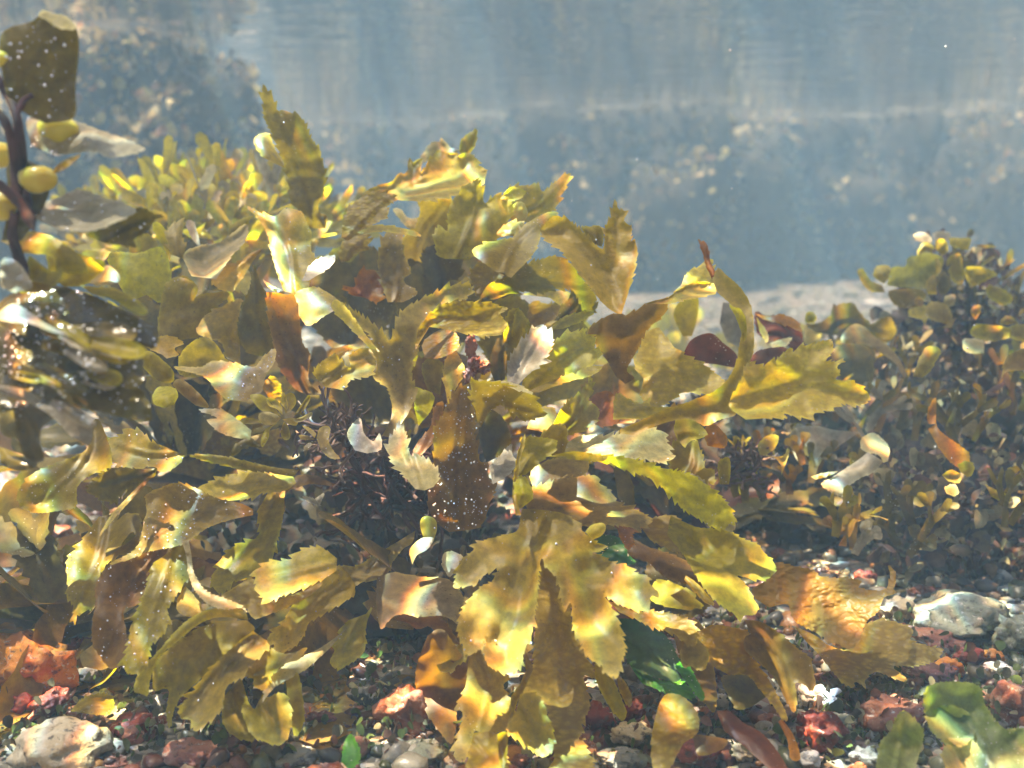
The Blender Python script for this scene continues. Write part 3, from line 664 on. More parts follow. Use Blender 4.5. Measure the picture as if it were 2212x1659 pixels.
f('B', '1100,1400 1000,1300 1000,1270 1060,1260 1110,1210 1160,1200 1200,1210 1260,1190 1310,1240 1380,1180 1440,1140 1480,1125 1470,1180 1430,1260 1400,1320 1380,1360 1300,1390 1220,1440 1150,1430', .60, .0, .003, 'cream', rib='1120,1400 1280,1330 1450,1150')
f('B', '1030,1290 1060,1250 1110,1210 1190,1240 1170,1280 1120,1300 1060,1310', .58, 0, -.01, 'yg', amp=3)
f('B', '0,1540 20,1400 100,1300 150,1270 220,1240 280,1250 330,1260 350,1300 300,1330 300,1400 230,1440 180,1480 110,1520 40,1560', .57, 0, -.01, 'gold')
f('B', '100,1510 200,1460 300,1460 400,1480 480,1500 515,1530 450,1525 350,1510 250,1500 150,1515', .55, .01, -.03, 'ol', amp=2)
f('B', '0,1700 -20,1640 20,1560 80,1530 160,1520 180,1570 150,1620 100,1640 50,1690', .58, 0, -.01, 'gold')
f('B', '360,1760 330,1520 400,1540 480,1440 510,1380 500,1300 560,1290 700,1275 720,1400 690,1500 620,1520 610,1620 580,1760', .64, 0, .02, 'pk', amp=5)
f('B', '430,1480 340,1370 350,1350 380,1350 430,1410 490,1420 480,1480', .63, 0, -.02, 'wht', amp=3)
f('B', '1780,2030 1720,1990 1650,1910 1530,1760 1440,1640 1330,1560 1290,1500 1340,1430 1400,1400 1480,1430 1560,1500 1640,1580 1700,1610 1705,1480 1740,1420 1770,1310 1795,1355 1840,1370 1830,1440 1880,1470 1880,1560 1920,1620 1910,1700 1900,1760 1870,1860 1840,1960 1815,2035', .50, .004, -.014, 'pgold', cup=-.008, rib='1800,2000 1760,1850 1600,1650 1420,1480', label='cream gold frond with a reddish forked spike tip')
f('B', '1600,1570 1555,1470 1600,1470 1680,1465 1700,1530 1690,1600', .54, 0, -.01, 'ol', amp=3)
f('B', '1000,1760 850,1640 900,1590 1000,1560 1100,1540 1160,1480 1230,1430 1330,1380 1390,1370 1400,1400 1300,1470 1290,1540 1240,1650 1100,1800', .54, .0, -.03, 'ol', amp=4)
f('B', '1080,1530 1010,1520 1050,1460 1100,1440 1180,1440 1170,1490 1120,1530', .56, 0, -.02, 'gold', amp=3)
ball(wr, tuple(at(737+1150/3, 1380/3, .585)), .0052)
# --- left of centre
f('E', '240,1200 300,1100 330,1000 300,860 220,800 240,700 240,620 190,520 80,420 0,330 50,335 180,420 270,500 300,550 330,520 350,440 400,350 520,280 640,220 720,190 820,180 850,220 810,270 740,300 640,330 560,400 500,480 500,600 460,700 460,800 490,880 460,960 420,1040 310,1190', .53, .003, -.008, 'pk', rib='280,1150 380,950 370,700 350,580', bend=[(740, 220, .01, 200)], pearls=14, label='pinkish brown forked frond rising from the centre')
f('E', '240,700 200,620 100,510 0,410 -60,340 -40,280 20,320 80,400 150,500 220,590 252,660', .51, .01, -.02, 'yg', amp=2)
f('E', '510,560 480,600 500,470 560,390 640,320 740,295 850,295 960,300 1040,330 1080,345 1030,370 1060,420 1060,460 1040,500 970,520 880,515 800,500 740,490 650,470 570,460', .49, -.01, -.02, 'gold', cup=-.01)
f('E', '890,290 940,200 1020,150 1100,130 1180,60 1300,20 1400,0 1500,60 1540,120 1600,190 1640,230 1640,300 1600,360 1560,330 1500,225 1400,215 1300,240 1200,230 1100,240 1000,280', .54, .0, .018, 'dol', label='dark olive frond arching over the top right')
f('E', '870,260 840,110 900,40 1000,0 1130,10 1090,80 1030,150 960,190 905,260', .57, 0, -.01, 'gold')
f('E', '1380,420 1430,330 1490,250 1500,220 1560,200 1620,260 1655,340 1600,370 1460,415', .56, 0, .01, 'dol')
f('E', '1180,250 1250,230 1400,225 1480,240 1470,330 1420,320 1350,270', .60, 0, -.02, 'cream', amp=2)
f('E', '1200,420 1230,300 1330,310 1420,330 1400,400 1340,460 1250,460', .62, 0, -.01, 'gold', amp=3)
f('E', '620,240 530,250 530,100 520,0 560,-60 660,-70 760,0 780,80 770,140 700,160 660,220', .60, 0, .01, 'dk')
f('E', '80,260 10,200 90,200 90,140 150,90 230,100 260,150 280,230 240,300 200,290 150,270', .565, 0, -.01, 'rust')
f('E', '300,300 240,90 250,-60 300,-160 380,-140 410,0 450,100 400,160 490,240 400,300', .57, 0, -.015, 'pk')
f('E', '1085,850 1075,800 1080,700 1120,610 1180,540 1240,470 1300,450 1360,500 1370,560 1340,640 1300,700 1220,760 1150,830', .475, .005, -.018, 'gry', rib='1100,830 1190,660 1300,480', label='grey violet frond tip')
f('E', '1200,880 1170,830 1220,760 1300,690 1360,590 1420,520 1480,480 1500,500 1590,470 1580,510 1640,530 1640,590 1690,640 1640,680 1620,720 1500,770 1380,830 1280,870', .485, .004, -.012, 'yg', rib='1220,850 1400,690 1620,560')
f('E', '1200,880 1380,800 1500,760 1620,715 1690,720 1620,775 1500,805 1380,845 1280,885', .475, .0, -.03, 'ol', amp=2)
f('E', '890,1110 880,1060 860,960 835,920 850,820 900,810 1050,825 1180,865 1240,910 1290,970 1310,1030 1250,1055 1180,1060 1100,1020 1040,960 980,990 940,1040 905,1110', .46, .0, .014, 'ol', label='folded bright olive frond near the middle')
f('E', '890,795 960,812 1060,812 1160,840 1240,890 1180,880 1050,840 950,830 880,830', .455, .0, -.05, 'wht', amp=2)
f('E', '600,1720 560,1600 590,1400 600,1250 600,1130 640,1050 700,960 720,890 790,840 850,840 850,930 870,1040 860,1130 880,1240 900,1330 950,1350 950,1430 1000,1490 960,1600 900,1750 700,1790', .50, -.002, .002, 'brn', pearls=330, cup=.001, rip=.6, rib='740,1700 740,1400 790,900', label='broad brown frond sprinkled with white bubbles')
f('E', '480,1510 400,1420 330,1340 300,1260 310,1190 350,1130 370,1080 410,1130 430,1200 440,1290 500,1290 570,1330 630,1400 610,1480 540,1520', .46, .0, -.024, 'wht', pearls=6)
f('E', '1130,1420 1150,1300 1170,1230 1220,1170 1290,1180 1350,1180 1395,1210 1380,1270 1320,1310 1260,1360 1190,1420', .45, 0, -.006, 'yg', amp=4)
f('E', '1130,1680 1110,1560 1115,1440 1135,1320 1150,1250 1190,1150 1185,1230 1160,1320 1145,1440 1135,1560 1165,1680', .445, 0, -.01, 'cream', amp=1.5)
f('E', '960,1370 1040,1280 1100,1220 1110,1290 1140,1340 1080,1420 980,1480', .46, 0, -.02, 'gry', amp=3)
f('E', '1130,1620 1120,1480 1160,1430 1210,1460 1245,1550 1210,1600 1160,1640', .44, 0, -.01, 'yg', amp=3)
f('E', '1440,1290 1480,1200 1600,1160 1750,1160 1900,1130 2010,1115 2080,1140 2110,1190 2130,1260 2140,1310 2080,1340 1980,1320 1850,1310 1700,1300 1560,1290', .47, .0, -.03, 'wht', rib='1480,1250 1800,1230 2100,1240', pearls=10)
f('E', '1340,1300 1500,1265 1650,1285 1800,1300 1950,1330 2100,1380 2212,1400 2272,1420 2332,1460 2392,1500 2462,1560 2512,1620 2540,1680 2552,1719 2512,1769 2412,1759 2312,1700 2212,1639 2100,1520 2000,1440 1880,1400 1700,1340 1500,1320', .455, -.004, .004, 'yg', label='long yellow green frond arching to the lower right')
f('E', '2290,1560 2250,1420 2330,1440 2420,1530 2500,1600 2552,1719 2540,1780 2480,1770 2500,1700 2400,1620', .462, -.004, -.02, 'wht', amp=3)
f('E', '1360,1120 1420,1000 1480,930 1560,880 1620,790 1625,880 1600,930 1640,960 1670,1020 1650,1080 1590,1110 1520,1150 1470,1160 1440,1200 1370,1180', .49, 0, -.004, 'ol')
f('E', '1200,1120 1260,1000 1360,980 1400,1040 1380,1120 1300,1140', .50, 0, -.02, 'pk', amp=2)
f('E', '1350,1290 1280,1200 1350,1110 1420,1090 1470,1140 1460,1190 1560,1250 1500,1280', .475, 0, -.015, 'ol', amp=3)
f('E', '1780,780 1700,640 1640,560 1600,480 1700,400 1800,370 1850,380 1950,330 2000,300 2110,300 2090,380 2000,460 1960,540 1900,640 1850,740 1900,790 1840,830', .53, .0, .006, 'brn', amp=2.5, label='brown frond between the gold fronds at the right')
f('E', '1960,310 2040,285 2120,265 2212,200 2312,170 2412,180 2432,235 2362,260 2212,290 2110,310 2040,310', .52, .005, -.05, 'pk', amp=2, cup=-.006)
f('E', '2150,240 2212,170 2250,100 2330,60 2410,28 2400,90 2420,150 2410,190 2300,200', .54, .005, -.02, 'cream', amp=5)
f('F', '190,150 150,60 130,-20 100,-110 130,-90 165,-60 175,20 210,100 230,140', .535, 0, 0, 'rust', amp=2)
f('E', '1960,800 1900,700 1960,540 1990,480 2080,500 2130,560 2212,630 2312,680 2412,750 2470,800 2482,840 2392,890 2312,890 2212,885 2100,960 2000,980 1930,900', .51, 0, -.014, 'pgold')
f('F', '-250,1130 -110,1080 0,1055 60,1060 150,1100 240,1060 340,1030 330,960 340,900 370,820 400,760 440,680 460,580 460,440 440,320 400,240 350,180 290,130 230,80 200,150 230,240 300,300 340,380 380,480 370,560 350,680 290,800 200,880 100,920 0,960 -130,1000 -300,1080 -400,1120 -400,1150 -300,1160', .455, .0, -.004, 'cream', amp=1.5, rip=.6, bend=[(420, 600, -.01, 300)], label='long narrow tan frond looping up at the right')
f('F', '375,480 345,400 300,310 330,330 380,350 410,420 415,520 395,560', .44, 0, .0, 'yg', amp=1)
f('F', '320,1000 300,950 370,820 400,740 430,690 510,710 540,700 600,680 640,640 690,600 710,620 780,580 850,575 920,545 970,570 970,620 930,680 1050,680 1000,710 1020,760 990,800 1100,810 1160,850 1200,890 1190,950 1120,970 1030,960 950,1000 860,1010 850,1040 770,1050 660,1020 670,1050 550,1050 410,1060', .44, .002, -.010, 'pgold', amp=6, pitch=18, rib='330,960 600,880 850,820 1150,910', cup=-.006, label='large pale gold frond spreading to the right with jagged tips')
f('E', '1760,1060 1780,900 1850,920 1950,960 2000,920 2010,980 2130,980 2050,1050 1900,1055', .49, 0, -.03, 'cream', amp=3)
f('E', '-150,810 -180,750 -120,680 -40,640 0,680 60,730 60,640 150,600 200,650 220,720 180,780 60,800 20,860 -100,850', .50, 0, -.012, 'cream', pearls=4)
f('E', '690,960 680,900 660,760 690,640 740,620 780,680 800,760 740,860 715,960', .53, 0, -.01, 'cream', amp=2)
f('E', '540,660 530,560 640,480 740,500 760,580 700,640 600,670', .54, 0, -.03, 'org', amp=2)
f('E', '560,870 520,720 580,660 660,700 650,800 640,900', .555, 0, 0, 'ol', amp=2)
f('E', '440,1300 500,1200 580,1100 600,980 660,950 650,1100 600,1200 510,1300', .52, 0, -.01, 'rust', amp=3)
f('E', '1050,560 1060,460 1080,370 1130,345 1180,380 1220,440 1180,560 1120,600', .54, 0, .01, 'ol', amp=3)
f('E', '1100,520 1120,400 1130,345 1160,350 1200,410 1190,480 1150,550', .53, 0, -.01, 'yg', amp=3)
f('E', '1340,480 1430,400 1520,370 1635,358 1560,420 1440,470', .53, 0, -.03, 'yg', amp=3)
f('E', '1230,1760 1200,1560 1300,1480 1450,1440 1560,1430 1640,1420 1680,1480 1740,1520 1800,1600 1900,1640 2000,1700 1950,1760 1700,1740 1500,1760 1350,1780', .49, .0, -.03, 'pk', rib='1250,1700 1500,1600 1780,1620', label='broad pale brown frond lit through below the middle')
f('E', '1250,1540 1230,1400 1330,1330 1450,1300 1600,1320 1560,1450 1400,1500', .53, 0, -.02, 'pk', amp=2)
f('E', '1760,1360 1830,1340 1880,1450 1900,1600 1850,1640 1790,1560', .50, 0, 0, 'dk', amp=2)
f('E', '1560,1000 1640,900 1740,880 1800,980 1790,1080 1680,1110', .53, 0, -.01, 'rust', amp=3)
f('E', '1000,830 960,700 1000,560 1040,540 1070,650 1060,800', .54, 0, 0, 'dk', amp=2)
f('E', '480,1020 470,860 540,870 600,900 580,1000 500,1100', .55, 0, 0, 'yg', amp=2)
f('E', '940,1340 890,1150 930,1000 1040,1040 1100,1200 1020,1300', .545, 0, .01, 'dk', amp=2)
f('F', '-60,1130 -30,1030 60,1050 130,1110 150,1160 90,1190 60,1180 20,1230 -30,1200', .47, 0, -.02, 'yg', amp=3)
f('F', '-80,1500 -80,1250 0,1180 80,1200 130,1290 145,1370 200,1390 200,1480 100,1440 0,1480', .485, 0, -.02, 'ol')
# --- below the middle, draped towards the viewer
f('H', '1170,-20 1160,30 1140,120 1050,150 900,190 840,220 860,245 780,310 745,390 740,490 800,480 870,470 900,430 960,390 1070,340 1000,400 980,450 910,480 860,530 810,590 770,660 755,740 770,830 820,920 890,890 950,800 925,900 950,990 1020,1030 1100,1040 1170,1000 1180,910 1225,820 1250,700 1270,550 1280,400 1295,300 1330,360 1400,440 1440,620 1490,590 1500,740 1530,820 1560,850 1570,900 1620,960 1690,1000 1700,1040 1790,1060 1820,960 1840,900 1820,790 1790,690 1740,600 1690,500 1740,560 1850,620 1950,640 2000,600 2000,560 2050,520 2000,470 1990,420 1900,390 1840,340 1760,330 1700,290 1620,260 1690,250 1690,220 1620,170 1560,120 1540,80 1480,30 1400,0 1250,-20', .432, -.002, -.014, 'cream', amp=6, pitch=15, pearls=60, cup=-.004, rib='1210,10 1230,180 1150,450 1060,800 1020,980', label='big pale hand shaped frond in front with three forked lobes')
f('H', '1300,310 1400,420 1480,560 1490,720 1550,850 1600,960 1655,1080 1570,1060 1610,1250 1560,1380 1570,1480 1620,1600 1640,1720 1400,1720 1380,1560 1350,1400 1320,1260 1170,1180 1240,1000 1250,900 1260,700 1270,500', .462, .0, -.008, 'gold', rib='1340,400 1400,800 1450,1200 1500,1600', cup=.0)
f('H', '830,870 900,890 960,1000 1080,1060 1050,1130 1100,1220 1110,1320 1080,1400 1000,1430 940,1440 860,1420 850,1500 800,1590 740,1600 730,1530 760,1430 790,1300 740,1270 800,1150 820,1000', .432, 0, -.010, 'cream', rib='880,920 950,1150 900,1400')
f('H', '560,800 650,760 760,900 820,1000 800,1150 750,1290 740,1400 710,1500 620,1400 540,1280 490,1170 480,1060 500,950', .452, 0, .004, 'brn', amp=2.5)
f('H', '780,860 820,920 780,980 740,1000 720,1040 640,1020 610,960 620,900 700,850', .445, 0, -.01, 'ol', amp=3)
f('H', '1160,1180 1250,1170 1320,1260 1340,1340 1370,1400 1380,1500 1350,1560 1300,1590 1240,1550 1160,1490 1080,1430 1080,1380 1130,1300', .412, 0, -.008, 'cream', pearls=6)
f('H', '860,1430 1000,1430 1020,1500 1080,1620 1050,1720 830,1720 820,1600 840,1500', .412, 0, -.008, 'gold')
f('H', '1190,900 1240,1000 1225,1060 1180,1160 1130,1260 1110,1380 1080,1375 1100,1280 1100,1200 1150,1130 1195,1030', .425, 0, -.004, 'ol', amp=1.5)
f('H', '1010,1440 1070,1430 1075,1560 1050,1680 1020,1600', .405, 0, 0, 'ol', amp=2)
f('H', '230,420 340,390 400,400 520,420 700,440 790,560 760,640 765,730 700,690 620,670 500,680 400,660 320,690 260,760 240,700 225,580', .465, 0, -.03, 'pk', amp=2, label='brown frond bridging a dark hollow')
f('H', '330,700 420,660 540,680 640,680 720,780 790,900 720,850 620,780 560,740 500,760 430,720', .475, 0, .02, 'brn', amp=3)
f('H', '480,120 460,200 400,240 330,330 300,400 230,440 120,460 60,520 20,580 -40,600 -212,650 -120,540 0,420 -20,350 100,350 200,290 320,220 400,170', .50, .004, -.02, 'pk', rib='440,170 300,290 150,390 0,480', amp=3)
f('G', '2260,400 2300,480 2290,540 2200,600 2100,660 2000,720 1970,800 1900,880 1830,910 1740,905 1780,870 1735,815 1840,700 1900,600 1990,490 2100,400 2200,340', .455, -.003, -.016, 'cream', rib='2250,440 2050,600 1850,850', pearls=8, label='long pale arm reaching down to the left')
f('H', '160,660 200,620 160,740 150,900 60,980 0,1010 -60,1000 -70,950 -40,900 -60,870 -20,800 0,750 50,700', .45, 0, -.01, 'yg', amp=3)
f('G', '2212,790 2150,870 2050,960 1980,1020 1880,1080 1800,1120 1740,1180 1700,1230 1740,1090 1850,990 1940,950 2060,890 2150,830 2240,760', .43, 0, -.03, 'wht', amp=1.5)
f('H', '2260,640 2100,610 2000,560 2050,440 2212,485 2302,540 2262,580 2342,612 2292,625', .44, 0, -.01, 'ol', amp=2)
f('H', '1740,580 1900,640 2100,650 2260,700 2310,790 2280,870 2212,835 2150,790 2000,740 1900,690 1800,650', .452, .0, -.03, 'gold')
f('H', '1690,1000 1760,1080 1810,1200 1850,1300 1820,1350 1760,1290 1690,1180 1650,1080 1640,980', .43, 0, 0, 'ol', amp=2)
f('H', '1780,1050 1840,1100 1885,1210 1860,1260 1800,1160', .435, 0, 0, 'gold', amp=2)
f('H', '2060,1240 2110,1180 2200,1190 2280,1260 2320,1360 2300,1440 2212,1510 2110,1680 2020,1650 2010,1480 2030,1350', .41, 0, -.006, 'gold', amp=2)
f('H', '1720,60 1800,30 1900,20 1960,50 1940,110 1890,140 1890,210 1850,240 1810,180 1790,110', .50, 0, -.01, 'rust', amp=5, pitch=7)
f('H', '1760,210 1850,160 2000,230 2200,300 2350,430 2300,480 2100,420 1990,330 1850,290', .515, 0, -.02, 'brn', amp=2)
f('H', '1580,130 1620,85 1690,70 1715,100 1690,150 1630,180', .44, 0, -.01, 'cream', amp=0)
f('H', '530,160 510,90 520,40 560,25 610,50 620,110 600,180', .49, 0, -.01, 'ol', amp=0, pearls=8)
f('H', '440,270 450,230 520,170 600,170 560,240 490,280 460,340', .48, 0, -.02, 'wht', amp=0)
f('H', '740,380 700,420 660,360 655,290 690,255 760,270 790,290', .47, 0, -.015, 'wht', amp=2)
f('H', '1930,80 2100,20 2212,60 2252,180 2190,260 2100,230 2000,180', .50, 0, -.03, 'gold', amp=3)
# pale hand at the right
f('I', '-80,20 0,60 100,100 230,110 340,140 380,170 440,190 500,220 530,270 580,310 600,370 560,430 500,440 430,430 350,410 400,460 450,540 485,620 470,660 400,670 380,690 320,650 270,620 180,540 80,400 0,270 -100,150', .452, .0, -.02, 'yg', rib='-40,80 150,250 300,400 430,620', amp=3.5, label='pale yellow green two lobed frond above the orange one')
f('I', '0,500 -90,440 0,500 60,540 130,610 60,620 0,600 -80,540', .43, 0, -.01, 'ol', amp=2)
f('I', '20,410 80,450 150,520 205,600 150,590 80,520 10,440', .44, 0, -.02, 'pk', amp=1.5)
f('D', '1860,1480 1700,1420 1500,1370 1300,1320 1235,1290 1400,1290 1600,1330 1780,1370 1940,1385', .53, 0, .01, 'ol', amp=2)
# blades added behind to close the dome, mostly dark colours standing in for shade
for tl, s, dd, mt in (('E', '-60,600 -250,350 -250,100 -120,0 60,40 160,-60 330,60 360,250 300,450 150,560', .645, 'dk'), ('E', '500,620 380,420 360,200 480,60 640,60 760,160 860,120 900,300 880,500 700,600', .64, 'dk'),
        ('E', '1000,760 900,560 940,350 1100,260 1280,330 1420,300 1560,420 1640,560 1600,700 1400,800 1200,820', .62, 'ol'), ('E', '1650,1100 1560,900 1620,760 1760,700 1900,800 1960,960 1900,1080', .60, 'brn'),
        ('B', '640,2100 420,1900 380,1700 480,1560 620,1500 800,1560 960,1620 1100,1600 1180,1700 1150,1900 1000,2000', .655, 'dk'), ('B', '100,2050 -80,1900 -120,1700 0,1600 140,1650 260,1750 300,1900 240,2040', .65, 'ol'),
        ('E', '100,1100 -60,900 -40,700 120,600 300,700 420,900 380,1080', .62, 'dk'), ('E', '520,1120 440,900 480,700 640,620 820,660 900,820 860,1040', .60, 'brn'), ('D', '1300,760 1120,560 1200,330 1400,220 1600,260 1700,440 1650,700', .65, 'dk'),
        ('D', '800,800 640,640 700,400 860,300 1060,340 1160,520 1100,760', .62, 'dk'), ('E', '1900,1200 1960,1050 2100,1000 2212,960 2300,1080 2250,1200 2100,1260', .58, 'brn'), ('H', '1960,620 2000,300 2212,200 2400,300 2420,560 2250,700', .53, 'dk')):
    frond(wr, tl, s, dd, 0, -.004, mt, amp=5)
finish_pearls(wr)

# ================================================================== LEFT HAND SERRATED WRACK (lower left drape)
wl = thing('serrated_wrack', 'shadowy brown olive seaweed draping over the red stones at the lower left, dotted with bubbles', 'seaweed', tuple(at(430, 1190, .52)[:2])+(0,))
f = lambda *a, **k: frond(wl, *a, **k)
f('G', '1640,20 1500,50 1350,100 1200,200 1100,230 950,260 830,310 710,335 880,240 920,130 950,0 950,-110 1050,-160 1150,-190 1280,-150 1400,-90 1550,-60 1640,-20', .46, .0, -.022, 'pk', pearls=220, amp=3, label='wet pinkish brown frond with rows of bubbles')
f('G', '1100,220 1060,290 980,350 960,420 940,520 900,600 830,610 800,640 810,740 830,900 780,1000 700,1000 650,930 600,850 600,700 620,600 620,480 680,370 760,320 900,270 1050,225', .44, .0, -.012, 'brn', pearls=90, amp=3)
f('G', '1160,190 1210,260 1230,400 1180,480 1130,560 1080,640 1100,700 1050,800 980,860 960,960 880,1050 800,1000 830,850 860,700 900,610 930,540 970,400 990,340 1080,270', .425, .002, -.016, 'ol', pearls=90)
f('G', '740,10 900,20 910,150 880,240 740,300 660,380 640,470 620,600 520,660 460,710 480,620 430,540 440,470 430,360 440,300 540,170 640,30', .465, .0, -.02, 'ol', pearls=20)
f('G', '1180,190 1210,300 1222,400 1260,500 1340,590 1440,628 1560,622 1600,650 1590,635 1530,590 1420,550 1330,510 1280,440 1250,370 1240,280 1222,180', .425, .0, -.02, 'wht', amp=3, pitch=7)
f('G', '1610,700 1580,640 1460,620 1330,640 1230,690 1130,780 1070,850 1000,930 930,1000 880,1090 870,1160 920,1180 960,1190 970,1100 1010,980 1070,900 1160,830 1270,740 1370,690 1480,680', .415, .0, -.004, 'yg', amp=1.5, label='olive frond hooked over like a sickle')
f('G', '1850,-150 1840,-50 1830,50 1800,180 1760,310 1720,340 1620,420 1520,450 1450,520 1380,490 1370,430 1410,350 1450,280 1540,210 1660,170 1680,100 1670,0 1700,-60 1750,-150', .49, .0, -.016, 'ol')
f('D', '1920,1470 1850,1520 1700,1540 1580,1580 1450,1580 1350,1590 1300,1500 1450,1430 1600,1400 1750,1410 1900,1430', .50, 0, -.035, 'cream', pearls=16, rib='1900,1450 1650,1470 1380,1550')
f('G', '2185,300 2080,230 1960,240 1870,310 1740,320 1660,380 1655,440 1670,520 1740,580 1830,540 1950,500 2100,430 2180,380', .445, 0, -.016, 'cream', rib='2170,330 1900,400 1690,470')
f('G', '2090,450 2080,480 1980,560 1850,620 1700,680 1640,690 1590,620 1440,560 1500,500 1640,430 1670,530 1740,585 1900,535', .455, 0, -.02, 'gold', amp=2)
f('G', '1640,770 1740,850 1720,900 1600,1020 1590,1060 1480,1120 1450,1200 1430,1290 1350,1360 1270,1420 1230,1350 1180,1320 1150,1290 1200,1220 1260,1150 1340,1040 1450,930 1560,830', .415, 0, -.014, 'cream', pearls=4, rib='1640,830 1400,1080 1220,1300', label='pale gold frond tip pointing at the lower left corner')
f('G', '1600,700 1650,760 1560,830 1400,980 1300,1080 1150,1230 1100,1400 1080,1300 1090,1150 1000,1150 1000,1000 1100,880 1250,770 1400,710', .43, 0, -.01, 'ol', amp=2)
f('G', '1930,900 1990,880 1930,960 1850,980 1760,1060 1720,1150 1650,1130 1640,1080 1600,1060 1590,1010 1640,950 1720,895 1850,920', .42, 0, -.014, 'ol')
f('G', '1700,1180 1740,1200 1830,1170 1880,1250 1890,1350 1860,1470 1800,1510 1720,1490 1650,1460 1610,1400 1570,1300 1580,1240 1650,1280', .41, 0, -.008, 'cream', amp=3)
f('G', '1850,1060 1930,1050 1960,1200 1970,1350 1920,1450 1870,1330', .42, 0, 0, 'ol', amp=2)
f('G', '1560,1060 1600,1200 1650,1350 1640,1480 1500,1440 1440,1340 1450,1200', .425, 0, -.01, 'ol', amp=3)
f('G', '1200,480 1240,520 1300,600 1310,650 1230,680 1150,640 1150,560', .43, 0, -.02, 'cream', amp=1.5)
f('G', '1060,720 1150,700 1240,780 1180,900 1080,960 1010,900', .445, 0, 0, 'dk', amp=2)
f('D', '580,1080 640,1060 700,1200 720,1270 720,1370 660,1400 580,1420 500,1500 490,1620 380,1650 200,1659 110,1560 200,1420 350,1350 540,1270 580,1180', .46, 0, -.012, 'ol', amp=3)
f('D', '1010,1400 1000,1430 900,1480 800,1530 740,1600 650,1570 570,1530 580,1480 640,1420 720,1380 800,1370 900,1380 1020,1375', .455, 0, .01, 'dk')
f('G', '1000,-240 880,-110 760,20 700,90 640,160 720,20 850,-120 960,-230', .44, 0, -.03, 'pk', amp=1)
f('D', '1200,1290 1160,1350 1060,1400 980,1360 880,1390 800,1370 720,1320 700,1200 780,1160 840,1120 920,1140 980,1200 1080,1240', .475, 0, -.02, 'cream', pearls=30, label='cream frond lit by the sun beside the dark ones')
f('D', '1620,1190 1540,1180 1440,1150 1380,1110 1350,1060 1410,1050 1330,1015 1290,995 1370,990 1450,1000 1540,1060 1630,1130', .475, .0, -.03, 'wht', amp=2.5, label='small white forked frond tip')
f('D', '1600,940 1480,930 1400,870 1320,780 1150,735 1150,715 1300,720 1380,680 1500,690 1640,720 1700,660 1780,600 1780,680 1720,780 1700,880', .50, .0, -.02, 'pk', pearls=90, amp=2.5)
f('D', '1250,790 1160,760 1170,640 1240,560 1330,530 1400,570 1460,660 1500,700 1400,770', .53, 0, .0, 'cream', amp=2)
f('D', '1700,650 1600,620 1540,500 1560,350 1620,200 1640,60 1700,200 1740,250 1730,340 1780,480 1800,600', .54, 0, .01, 'dk', amp=3)
f('D', '1990,900 1900,850 1800,700 1770,560 1740,420 1730,260 1760,240 1900,250 1940,400 1960,560 2010,640 2000,800 2080,900', .53, 0, 0, 'brn', amp=3)
f('D', '1200,540 1030,560 1050,250 1100,160 1180,140 1280,200 1250,300 1300,250 1490,240 1400,340 1280,530', .56, 0, .0, 'ol', amp=2)
f('D', '1560,700 1470,660 1430,560 1280,500 1340,380 1500,300 1570,280 1560,350 1630,480 1550,520', .555, 0, -.02, 'gold', amp=4)
f('D', '1700,-50 1620,60 1560,160 1500,230 1400,200 1370,130 1390,60 1540,40 1620,-20', .56, 0, -.02, 'gold', amp=3)
f('D', '2212,330 2100,390 2000,450 1930,380 1870,340 1920,240 2030,200 2130,240 2212,300', .54, 0, -.02, 'cream', amp=2)
f('D', '1900,240 1850,250 1760,220 1700,150 1760,190 1850,230', .52, 0, -.04, 'wht', amp=1)
f('D', '1960,160 1970,130 2010,60 2080,10 2170,0 2150,60 2080,110 2000,160', .52, 0, -.03, 'gry', amp=2)
f('D', '2000,1050 1850,1000 1750,1080 1620,1150 1700,1240 1600,1240 1500,1310 1520,1220 1600,1180', .53, 0, 0, 'dk', amp=2)
f('D', '1720,800 1780,780 1830,880 1800,960 1730,900 1700,850', .515, 0, 0, 'gold', amp=3)
f('D', '830,300 700,0 900,-20 1050,-50 1110,150 1050,300 950,250', .575, 0, .0, 'yg', amp=1.5)
f('D', '1100,210 1130,150 1200,130 1280,200 1260,250 1180,250', .57, 0, 0, 'ol', amp=0)
f('D', '1050,640 950,590 950,560 1080,515 1185,560 1130,600 1155,640 1080,665', .47, 0, -.02, 'org', amp=2)
f('D', '1000,800 920,710 890,640 980,620 1060,680 1120,740 1125,810 1080,825', .45, 0, .0, 'ol', amp=1)
f('D', '1070,985 1000,960 990,900 1030,850 1120,850 1155,900 1130,960', .46, 0, -.02, 'yg', amp=1)
f('D', '1180,900 1120,830 1180,800 1300,900 1350,980 1270,970', .51, 0, 0, 'pk', amp=1)
f('D', '2212,1500 2000,1480 1850,1540 1840,1659 1700,1659 1900,1440 2050,1420', .54, 0, -.02, 'brn', amp=2)
finish_pearls(wl)

# ================================================================== NEAR LEFT BLADDER WRACK (out of focus, close)
wn = thing('bladder_wrack', 'dark near seaweed at the left edge with round yellow air bladders and glittering bubbles', 'seaweed', tuple(at(-60, 1000, .36)[:2])+(0,))
f = lambda *a, **k: frond(wn, *a, clamp=False, **k)
f('A', '200,760 60,640 10,450 0,250 60,180 200,140 280,90 430,110 500,200 510,350 490,560 480,760 300,800', .34, .0, -.002, 'filmy', amp=0, pearls=80, rip=.35, cup=0, label='broad translucent olive frond reaching the top left')
f('A', '300,130 250,100 280,70 360,90 440,110 490,180 420,190 350,170', .336, 0, -.03, 'wht', amp=2)
f('A', '200,940 180,760 350,740 640,840 900,940 920,980 720,1020 600,980 350,1010', .345, .0, -.02, 'gry', amp=2, pearls=70)
f('A', '350,1130 340,1115 400,1050 520,1000 480,1050 420,1095', .335, 0, -.01, 'org', amp=0)
